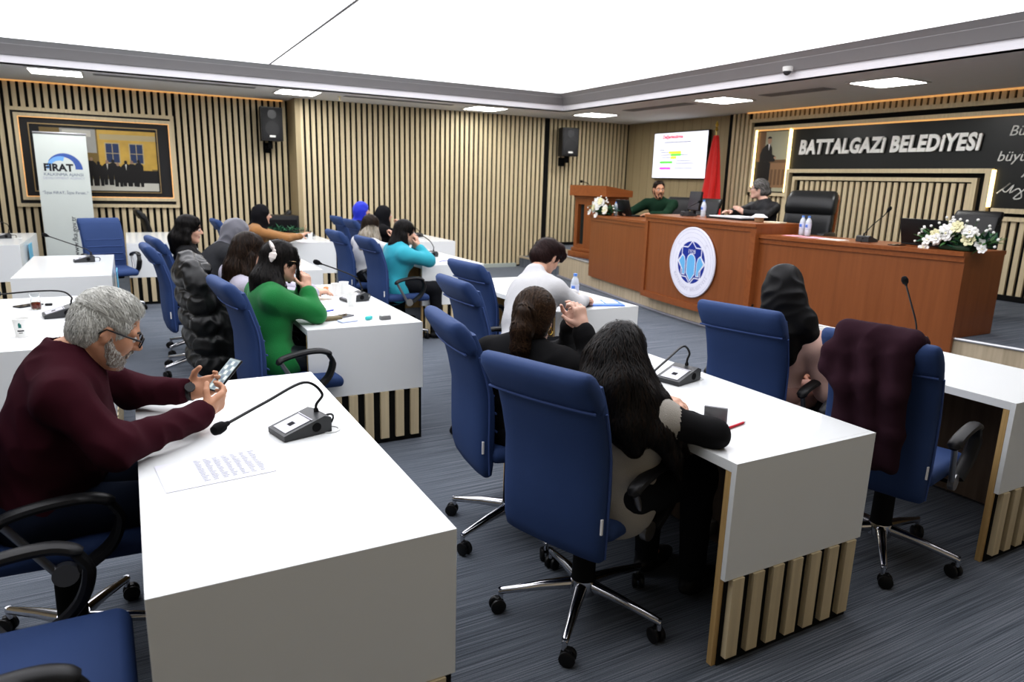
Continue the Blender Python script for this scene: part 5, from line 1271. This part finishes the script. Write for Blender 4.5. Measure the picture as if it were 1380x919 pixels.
S.box(A(-.21, -.225, .62), V3(.09, .03, .24), .028, CR, .04)
S.chain([A(-.33, -.20, 1.0), A(-.33, 0, 1.05), A(-.33, .2, 1.0)], [.055, .06, .05], .03); S.chain([A(-.25, -.17, 1.0), A(-.27, .02, 1.04)], [.045, .05], .02)
S.chain([A(-.33, -.20, 1.02), A(-.30, -.25, .92), A(-.27, -.26, .80)], [.05, .06, .05], .03)
S.chain([A(-.12, -.235, .36), A(-.06, -.23, .31)], [.05, .03], .03)
F, MI, lo = sdf_grid(S, .008); V, Q, QM = surface(F, MI, lo, .008, (.007, cloth_noise(55, 22)))
o = np_mesh('puffer_jacket', V, Q, None, plain('puffer_black', (.009, .0095, .010), .36, spec=.4), None, (.64, 4.98, 0)); o.location = (.64, 4.98, 0)
tag(o, 'black quilted puffer jacket hanging from chair beside woman in green sweater', 'jacket')

# ================================================================ THINGS ON THE DESKS
def flat(nm, label, cat, c, sx, sy, rz, mat, z=T, th=.0015, b=0., group=None, parent=None):
    mb = MB(); mb.bx(-sx/2, sx/2, -sy/2, sy/2, 0, th, 0, b)
    o = mb.build(nm, mat, parent, b > 0); o.location = (c[0], c[1], z); o.rotation_euler = (0, 0, R(rz))
    return tag(o, label, cat, group) if label else o
# printed table sheet on the foreground desk
t = thing('printed_sheet', 'white paper sheet printed with a table on foreground desk', 'paper', (.165, 2.09, T), R(6))
mb = MB(); mb.bx(-.148, .148, -.105, .105, .0002, .0012); mb.build('sheet', plain('paper_cool', (.70, .70, .78), .7, var=.01), t, False)
mb = MB(); random.seed(4)
for i in range(15):
    y = .085-i*.0115
    for j in range(7):
        x = -.045+j*.026; w = random.uniform(.010, .020)
        mb.poly([(x, y-.0018, .0016), (x+w, y-.0018, .0016), (x+w, y+.0018, .0016), (x, y+.0018, .0016)])
mb.build('printed_table', plain('faint_ink', (.22, .24, .28), .8), t, False)
def paper(c, sx, sy, rz, label, mat=M_PAPER, z=T): return flat('paper_sheet', label, 'paper', c, sx, sy, rz, mat, z, .001)
def phone(c, rz, label, z=T, col=M_BLKP):
    t = thing('mobile_phone', label, 'phone', (*c, z), R(rz))
    mb = MB(); mb.bx(-.036, .036, -.075, .075, 0, .008, 0, .003); mb.build('phone_body', col, t)
    mb = MB(); mb.bx(-.033, .033, -.071, .071, .0079, .0084); mb.build('phone_screen', plain('dark_glass', (.02, .022, .03), .08), t, False)
def pen(c, rz, label, col, z=T, L=.14):
    t = thing('pen', label, 'pen', (*c, z), R(rz))
    mb = MB(); mb.tube([(-L/2, 0, .005), (-L/2+.004, 0, .005), (L/2-.014, 0, .005)], [.003, .0048, .0048], 10); mb.build('barrel', col, t)
    mb = MB(); mb.tube([(L/2-.014, 0, .005), (L/2-.002, 0, .005), (L/2, 0, .005)], [.0046, .002, .0008], 10); mb.build('tip', M_STEEL, t)
def cup(c, label, z=T, logo=None, lid=False, s=1., group='white paper cups on the desks'):
    t = thing('paper_cup', label, 'cup', (*c, z), R(200), group)
    mb = MB(); mb.lathe([(.024*s, 0), (.026*s, .0), (.034*s, .085*s), (.0365*s, .086*s), (.0365*s, .089*s), (.033*s, .089*s), (.0255*s, .006*s), (.001, .006*s)], 24, 0, None, False); mb.build('cup_wall', plain('cup_white', (.80, .80, .78), .5), t)
    if logo:
        mb = MB()
        def pt(a, z, d=.0006): r = .026*s+.008*s*z/.085+d; return (r*math.cos(a), r*math.sin(a), z*s)
        for a0, a1, z0, z1, mi in ((.95, 1.35, .048, .066, 0), (1.0, 1.2, .055, .072, 0), (.75, 1.65, .030, .036, 1), (.9, 1.45, .021, .024, 1)):
            n = 8; A_ = [pt(a0+(a1-a0)*i/n, z0) for i in range(n+1)]; B_ = [pt(a0+(a1-a0)*i/n, z1) for i in range(n+1)]
            mb.add(A_+B_, [(i, i+1, n+2+i, n+1+i) for i in range(n)], mi)
        mb.build('cup_logo', [plain('logo_green', (.02, .16, .14), .5), M_INKD], t, False)
def bottle(c, label, z=T, s=1., lab=(.10, .22, .62), rz=0., group='plastic water bottles'):
    t = thing('water_bottle', label, 'bottle', (*c, z), rz, group)
    mb = MB(); mb.lathe([(.026*s, 0), (.030*s, .006*s), (.0305*s, .06*s), (.029*s, .065*s), (.0305*s, .07*s), (.0305*s, .135*s), (.024*s, .165*s), (.0135*s, .182*s), (.0125*s, .19*s)], 24); mb.build('bottle_body', plain('clear_plastic', (.55, .60, .66), .08), t)
    mb = MB(); mb.lathe([(.0312*s, .075*s), (.0312*s, .128*s)], 24, 0, None, False); mb.build('bottle_label', plain('bottle_label', (.60, .66, .80), .4), t)
    mb = MB(); mb.bx(-.033*s, -.0305*s, -.016*s, .012*s, .088*s, .118*s, 0, .001); mb.build('label_mark', plain('label_blue', lab, .4), t)
    mb = MB(); mb.cyl((0, 0, .188*s), (0, 0, .206*s), .0145*s); mb.build('bottle_cap', plain('cap_blue', (.12, .28, .70), .4), t)
# desk of the long-haired woman
t = thing('mobile_phone', 'small grey glossy phone propped upright beside black sleeve', 'phone', (1.862, 1.79, T), R(40))
mb = MB(); M_ = Matrix.Rotation(R(-20), 4, 'Y'); mb.bx(-.004, .004, -.042, .042, .0, .068, 0, .003, 2, M_); mb.build('phone_body', plain('phone_silver', (.20, .20, .21), .25, metal=.5), t)
mb = MB(); mb.bx(-.0052, -.0042, -.039, .039, .004, .064, 0, 0, 2, M_); mb.build('phone_screen', plain('dark_mirror', (.16, .16, .165), .12, var=.6), t, False)
pen((1.885, 1.715), 12, 'red pen lying beside the propped grey phone', plain('pen_red', (.55, .01, .03), .35))
pen((1.875, 1.765), 40, 'pink pen lying behind the propped grey phone', plain('pen_pink', (.75, .30, .40), .4), L=.10)
mb = MB(); mb.tube(smoothpath([(1.835, 1.79, T+.02), (1.80, 1.80, T+.012), (1.76, 1.83, T+.006), (1.73, 1.88, T+.006)], 5), .0025, 6); tag(mb.build('charging_cable', M_BLKP), 'thin black cable running to the propped grey phone', 'cable')
cup((3.46, 2.58), 'white paper cup on the desk of woman in pink coat', logo=True)
# desk of the green sweater woman
cup((1.285, 4.60), 'white paper cup nearest viewer in front of microphone, green sweater desk')
cup((1.30, 5.06), 'white paper cup behind microphone, left one of a close pair'); cup((1.375, 5.12), 'white paper cup behind microphone, right one of a close pair')
phone((1.16, 5.17), 70, 'black phone lying beyond the clasped hands of woman in green')
phone((1.12, 4.24), -60, 'grey phone lying by brown pouch on green sweater desk', col=plain('grey_phone', (.16, .16, .18), .4))
paper((1.10, 4.72), .21, .29, 8, 'white paper sheet on desk before clasped hands of woman in green'); paper((1.13, 4.36), .20, .16, -10, 'white paper note beside blue pen, green sweater desk')
paper((1.03, 4.40), .05, .05, 15, 'small pink sticky note near green elbow', plain('sticky_pink', (.85, .50, .62), .7), T+.001)
pen((1.09, 4.44), 30, 'blue pen on white note near green elbow', plain('pen_blue', (.05, .08, .50), .35), T+.001, .10)
mb = MB(); mb.bx(-.07, .07, -.028, .028, 0, .022, 0, .010, 3); o = mb.build('pouch', plain('olive_pouch', (.16, .13, .07), .7)); o.location = (1.03, 4.16, T); o.rotation_euler = (0, 0, R(12)); tag(o, 'olive brown pencil pouch by elbow of woman in green', 'pouch')
mb = MB(); mb.bx(-.055, .055, -.03, .03, 0, .012, 0, .005, 3); o = mb.build('tissue_pack', plain('tissue_blue', (.60, .66, .85), .6)); o.location = (1.115, 4.085, T); o.rotation_euler = (0, 0, R(14)); tag(o, 'pale blue tissue pack near front edge of green sweater desk', 'tissue')
mb = MB(); mb.bx(-.025, .025, -.014, .014, 0, .022, 0, .007, 3); o = mb.build('correction_tape', plain('teal_plastic', (.05, .50, .50), .35)); o.location = (1.25, 4.10, T); o.rotation_euler = (0, 0, R(40)); tag(o, 'small teal correction tape on the green sweater desk', 'stationery')
t = thing('earphone_case', 'small grey and white box near corner of green sweater desk', 'case', (1.345, 4.075, T), R(4))
mb = MB(); mb.bx(-.033, .033, -.020, .020, 0, .022, 0, .005, 3); mb.build('case_body', plain('case_grey', (.16, .16, .16), .4), t); mb = MB(); mb.bx(-.033, .033, -.020, .020, .0225, .034, 0, .005, 3); mb.build('case_lid', M_LIGHTPL, t)
mb = MB(); mb.ball((0, 0, .012), (.022, .018, .012), 12); o = mb.build('candy_wrapper', plain('wrapper_orange', (.80, .25, .10), .5)); o.location = (1.30, 5.36, T); tag(o, 'small orange wrapper at far end of green sweater desk', 'wrapper')
# desk of the person in white
bottle((2.86, 4.25), 'water bottle with blue label before head of person in white sweater', rz=R(30))
t = thing('folder', 'blue folder with white papers on the desk of white sweater person', 'folder', (2.98, 4.10, T), R(-20))
mb = MB(); mb.bx(-.16, .16, -.115, .115, 0, .010, 0, .002); mb.build('cover', plain('folder_blue', (.10, .22, .62), .4), t); mb = MB(); mb.bx(-.10, .02, -.06, .08, .0102, .0125); mb.bx(.04, .13, -.05, .07, .0102, .0122); mb.build('papers', M_PAPER, t, False)
phone((2.78, 4.02), -70, 'black phone by the hand of person in white sweater')
# left desk
cup((-.53, 4.28), 'white paper cup with green logo on left desk behind grey-haired man', logo=True, s=1.08)
t = thing('tea_glass', 'tulip tea glass with a little brown tea on left desk', 'glass', (-.545, 5.12, T))
mb = MB(); mb.lathe([(.022, 0), (.026, .004), (.030, .025), (.026, .05), (.022, .065), (.030, .098), (.029, .098), (.0205, .066), (.0245, .05), (.028, .026), (.024, .007), (.001, .006)], 24, 0, None, False); mb.build('glass_wall', glass('clear_glass', (.95, .97, .97)), t)
mb = MB(); mb.lathe([(.001, .0065), (.0235, .0075), (.0275, .026), (.0255, .042), (.001, .042)], 24, 0, None, False); mb.build('tea', plain('tea', (.16, .02, .008), .1), t)
phone((-.60, 5.26), -50, 'black phone beside the tea glass on left desk')
mb = MB(); mb.bx(-.02, .02, -.012, .012, 0, .014, 0, .005, 3); o = mb.build('car_key', M_BLKP); o.location = (-.49, 5.24, T); tag(o, 'small black key fob to right of tea glass', 'key')
paper((-.38, 4.58), .21, .15, 4, 'white paper sheet under the microphone on left desk', plain('paper_grey', (.78, .78, .82), .7))
paper((-.42, 7.25), .30, .21, 6, 'white paper sheet on empty desk below its microphone')
for c, lb in (((-.150, 7.45), 'light blue board standing on floor against right side of empty desk'), ((-1.10, 10.35), 'light blue board standing on floor against far left desk')):
    mb = MB(); mb.bx(-.002, .004, -.16, .16, 0, .70); o = mb.build('display_board', plain('leaflet_blue', (.16, .50, .72), .5), None, False); o.location = (c[0]+.016, c[1], .001); tag(o, lb, 'board')
# turquoise desk, rear desks
paper((2.92, 6.95), .21, .29, 5, 'white paper sheet before woman in turquoise sweater'); phone((2.82, 7.05), 60, 'black phone by microphone of woman in turquoise')
pen((2.93, 6.88), 20, 'blue pen on the paper of woman in turquoise', plain('pen_blue', (.05, .08, .50), .35), T+.001)
paper((3.62, 9.55), .21, .29, 0, 'white paper sheet on the rear desk before woman in black headscarf'); cup((3.62, 10.35), 'white paper cup on rear desk before woman in blue headscarf')
cup((2.20, 9.88), 'white paper cup by microphone before woman in tan top'); paper((2.06, 9.50), .21, .29, 6, 'white paper sheet under the hand of woman in tan top')
mb = MB(); mb.tube([(1.995, 9.335, .835), (2.0, 9.34, .85), (2.03, 9.35, .98)], [.001, .005, .005], 8); tag(mb.build('pencil', plain('pencil_wood', (.55, .32, .18), .6)), 'upright pencil held by woman in tan top', 'pencil')
# cabinet and greenery in the wall corner
t = thing('equipment_cabinet', 'black equipment cabinet in corner behind woman in tan top', 'cabinet', (2.02, 11.35, 0))
mb = MB(); mb.bx(-.30, .30, -.20, .18, .03, 1.0, 0, .01); mb.build('cabinet_body', M_BLKP, t); mb = MB(); mb.bx(-.27, .27, -.215, -.2, .08, .94, 0, .005); mb.build('door', M_BLKM, t)
t = thing('planter', 'long black planter with dark green leaves at end of rear desk', 'plant', (2.05, 11.04, 0))
mb = MB(); mb.bx(-.36, .36, -.06, .06, 0, .72, 0, .008); mb.build('planter_box', M_BLKP, t)
def leaves(mb, n, box, L, w, seed, up=.6):
    r = random.Random(seed)
    for i in range(n):
        c = Vector([r.uniform(a, b) for a, b in box]); d = Vector((r.uniform(-1, 1), r.uniform(-1, 1), r.uniform(-.3, 1)*up)).normalized(); s, u, _ = frame_from(d); l = L*r.uniform(.6, 1.2)
        mb.add([c, c+d*l*.4+s*w, c+d*l, c+d*l*.4-s*w, c+d*l*.45+u*w*.5], [(0, 1, 4), (1, 2, 4), (2, 3, 4), (3, 0, 4)], i % 2)
mb = MB(); leaves(mb, 260, ((-.36, .36), (-.07, .07), (.70, .82)), .10, .014, 5); mb.build('foliage', [plain('leaf_dark', (.012, .07, .035), .5), plain('leaf_mid', (.03, .13, .06), .5)], t, False)

# ================================================================ THINGS ON THE PODIUM
ZL, ZM, ZR = 1.1505, 1.2455, 1.1355
def bloom(mb, c, r, n, d, mi=0, seed=0):
    g = random.Random(seed); d = Vector(d).normalized(); s, u, _ = frame_from(d); c = Vector(c)
    for ringi, (k, tilt, rr) in enumerate(((n, .35, 1.), (max(4, n-2), .85, .62))):
        for i in range(k):
            a = 2*PI*i/k+ringi*.4+g.uniform(-.1, .1); o = (s*math.cos(a)+u*math.sin(a)); ax = (o*math.cos(tilt)+d*math.sin(tilt)).normalized(); sd = ax.cross(d).normalized(); up = sd.cross(ax)
            M_ = Matrix.Identity(4); q = c+ax*r*rr*.55
            for j in range(3): M_[j][0], M_[j][1], M_[j][2], M_[j][3] = ax[j], sd[j], up[j], q[j]
            mb.ball((0, 0, 0), (r*rr*.55, r*rr*.38, r*.12), 8, mi, M_)
    mb.ball(c+d*r*.25, r*.2, 8, 1)
def arrangement(x, y, z, label, wy, hz, n, seed, trail):
    t = thing('flower_arrangement', label, 'flowers', (x, y, z)); r = random.Random(seed)
    mb = MB(); mb.bx(-.07, .07, -wy*.5, wy*.5, .001, .045, 0, .015); mb.build('flower_tray', plain('tray_green', (.03, .06, .03), .6), t)
    mb = MB(); leaves(mb, 220, ((-.09, .07), (-wy, wy), (.03, hz*.55)), .11, .016, seed, .8); mb.build('foliage', [plain('leaf_dark', (.012, .07, .035), .5), plain('leaf_fresh', (.05, .14, .04), .5)], t, False)
    W_ = plain('petal_white', (.80, .79, .76), .6); YW = plain('petal_cream', (.74, .70, .45), .6)
    for i in range(n):
        a = PI*(i+.5)/n; yy = wy*.85*math.cos(a)*r.uniform(.55, 1.); zz = .06+hz*.72*math.sin(a)*r.uniform(.35, 1.); xx = -.06-r.uniform(0, .05)
        mb = MB(); bloom(mb, (xx, yy, zz), r.uniform(.045, .062), 7, (-1, yy*1.2, zz*1.5), 0, i); mb.build('flower', [YW if i % 5 == 2 else W_, YW], t)
    for i, (yy, zz, rr) in enumerate(trail):
        mb = MB(); bloom(mb, (-.10, yy, zz), rr, 6, (-1, yy*.5, .4), 0, i+40); mb.build('flower', [W_, YW], t)
    mb = MB()
    for i in range(26):
        a = PI*r.random(); yy = wy*1.25*math.cos(a); zz = .05+hz*1.05*math.sin(a)*r.uniform(.7, 1.); xx = -.05+r.uniform(-.05, .04)
        mb.tube([(0, yy*.3, .04), (xx, yy, zz)], .0018, 5, 1); mb.ball((xx, yy, zz), .012, 6, 0)
    mb.build('buds', [W_, plain('leaf_fresh', (.05, .14, .04), .5)], t)['kind'] = 'stuff'
arrangement(6.33, 8.72, ZL, 'white flower arrangement on podium end beside the lectern', .24, .22, 13, 3, [(.22, .03, .05), (.05, -.005, .05), (-.17, .06, .05)])
arrangement(6.25, 3.44, ZR, 'white flower arrangement with trailing blooms on near podium end', .27, .24, 14, 8, [(.23, .0, .055), (.255, -.06, .05), (.21, .07, .05), (-.25, .03, .04)])
def laptop(x, y, z, rz, label, w=.34):
    t = thing('laptop', label, 'laptop', (x, y, z), R(rz))
    mb = MB(); mb.bx(-.12, .12, -w/2, w/2, .001, .018, 0, .004); mb.build('keyboard_base', M_BLKP, t)
    M_ = Matrix.Translation((.115, 0, .016)) @ Matrix.Rotation(R(16), 4, 'Y')
    mb = MB(); mb.bx(-.004, .006, -w/2, w/2, 0, .235, 0, .004, 2, M_); mb.build('screen_lid', M_BLKP, t)
    mb = MB(); mb.bx(-.0048, -.004, -w/2+.012, w/2-.012, .015, .222, 0, 0, 2, M_); mb.build('display', plain('display_dark', (.05, .06, .08), .15), t, False)
laptop(6.62, 8.42, ZL, 176, 'dark open laptop at podium left wing between flowers and bearded man', .36)
laptop(6.50, 3.82, ZR, 180, 'black open laptop behind white flowers on near podium wing', .44)
t = thing('computer_monitor', 'black computer monitor seen from behind on raised podium centre', 'monitor', (6.58, 7.08, ZM), R(158))
mb = MB(); mb.bx(-.09, .09, -.11, .11, .001, .012, 0, .005); mb.bx(-.035, -.005, -.03, .03, .01, .12, 0, .006); mb.build('monitor_stand', M_BLKP, t); M_ = Matrix.Rotation(R(-6), 4, 'Y')
mb = MB(); mb.bx(-.02, .012, -.20, .20, .055, .305, 0, .01, 2, M_); mb.build('monitor_shell', M_BLKP, t)
mb = MB(); mb.bx(.0122, .0128, -.19, .19, .065, .295, 0, 0, 2, M_); mb.build('display', plain('display_dark', (.05, .06, .08), .15), t, False)
bottle((6.28, 6.57), 'water bottle beside monitor on raised podium centre', ZM); bottle((6.46, 8.60), 'water bottle beside the open laptop at podium left wing', ZL)
bottle((6.27, 5.075), 'water bottle on right podium wing, left one of a pair', ZR, 1.0, (.08, .10, .60)); bottle((6.25, 4.985), 'water bottle on right podium wing, right one of a pair', ZR, 1.0, (.08, .10, .60))
t = thing('document_tray', 'black document tray with white papers before woman at podium', 'tray', (6.24, 6.06, ZM), R(-3))
mb = MB(); mb.bx(-.12, .12, -.30, .30, .001, .022, 0, .004); mb.build('tray_base', M_BLKP, t); mb = MB(); mb.bx(-.10, .10, -.27, .02, .0225, .045, 0, .002); mb.bx(-.10, .10, .06, .27, .0225, .034, 0, .002); mb.build('papers', M_PAPER, t)
t = thing('domed_dish', 'white dish with flared lid on raised podium centre', 'dish', (6.14, 5.55, ZM))
mb = MB(); mb.lathe([(.03, .001), (.045, .004), (.055, .05)], 20); mb.build('dish_bowl', plain('dish_tan', (.45, .33, .20), .5), t); mb = MB(); mb.lathe([(.09, .05), (.088, .056), (.06, .072), (.045, .085), (.001, .088)], 24); mb.build('dish_lid', M_PAPER, t)
flat('notepad', 'cream notepad at edge of raised podium centre near armchair', 'notepad', (6.18, 5.36), .14, .19, 10, plain('cream_paper', (.72, .64, .48), .7), ZM, .014, .002)
PK = plain('pink_paper', (.85, .42, .50), .7)
paper((6.10, 5.03), .20, .16, 5, 'pink paper sheet under the pair of water bottles', PK, ZR); paper((6.12, 4.80), .20, .20, -8, 'pink paper sheet midway between bottles and white sheet', PK, ZR)
paper((6.10, 4.56), .20, .24, 4, 'white paper sheet beside the microphone on right podium wing', plain('paper_warm', (.82, .74, .68), .7), ZR)
phone((6.15, 3.93), 85, 'dark phone between microphone and flowers on right podium wing', ZR)
# ================================================================ LIGHT
w = bpy.data.worlds.new('world'); SC.world = w; w.use_nodes = True
w.node_tree.nodes['Background'].inputs[0].default_value = (.9, .92, 1, 1); w.node_tree.nodes['Background'].inputs[1].default_value = .02
SC.view_settings.view_transform = 'Standard'; SC.view_settings.look = 'Medium High Contrast'
SC.view_settings.exposure = 0.; SC.view_settings.gamma = 1.
SC.cycles.max_bounces = 8; SC.cycles.diffuse_bounces = 4; SC.cycles.glossy_bounces = 4; SC.cycles.transmission_bounces = 6
SC.cycles.sample_clamp_indirect = 6
try:
    SC.cycles.use_denoising = True; SC.cycles.denoiser = 'OPENIMAGEDENOISE'
except Exception: pass
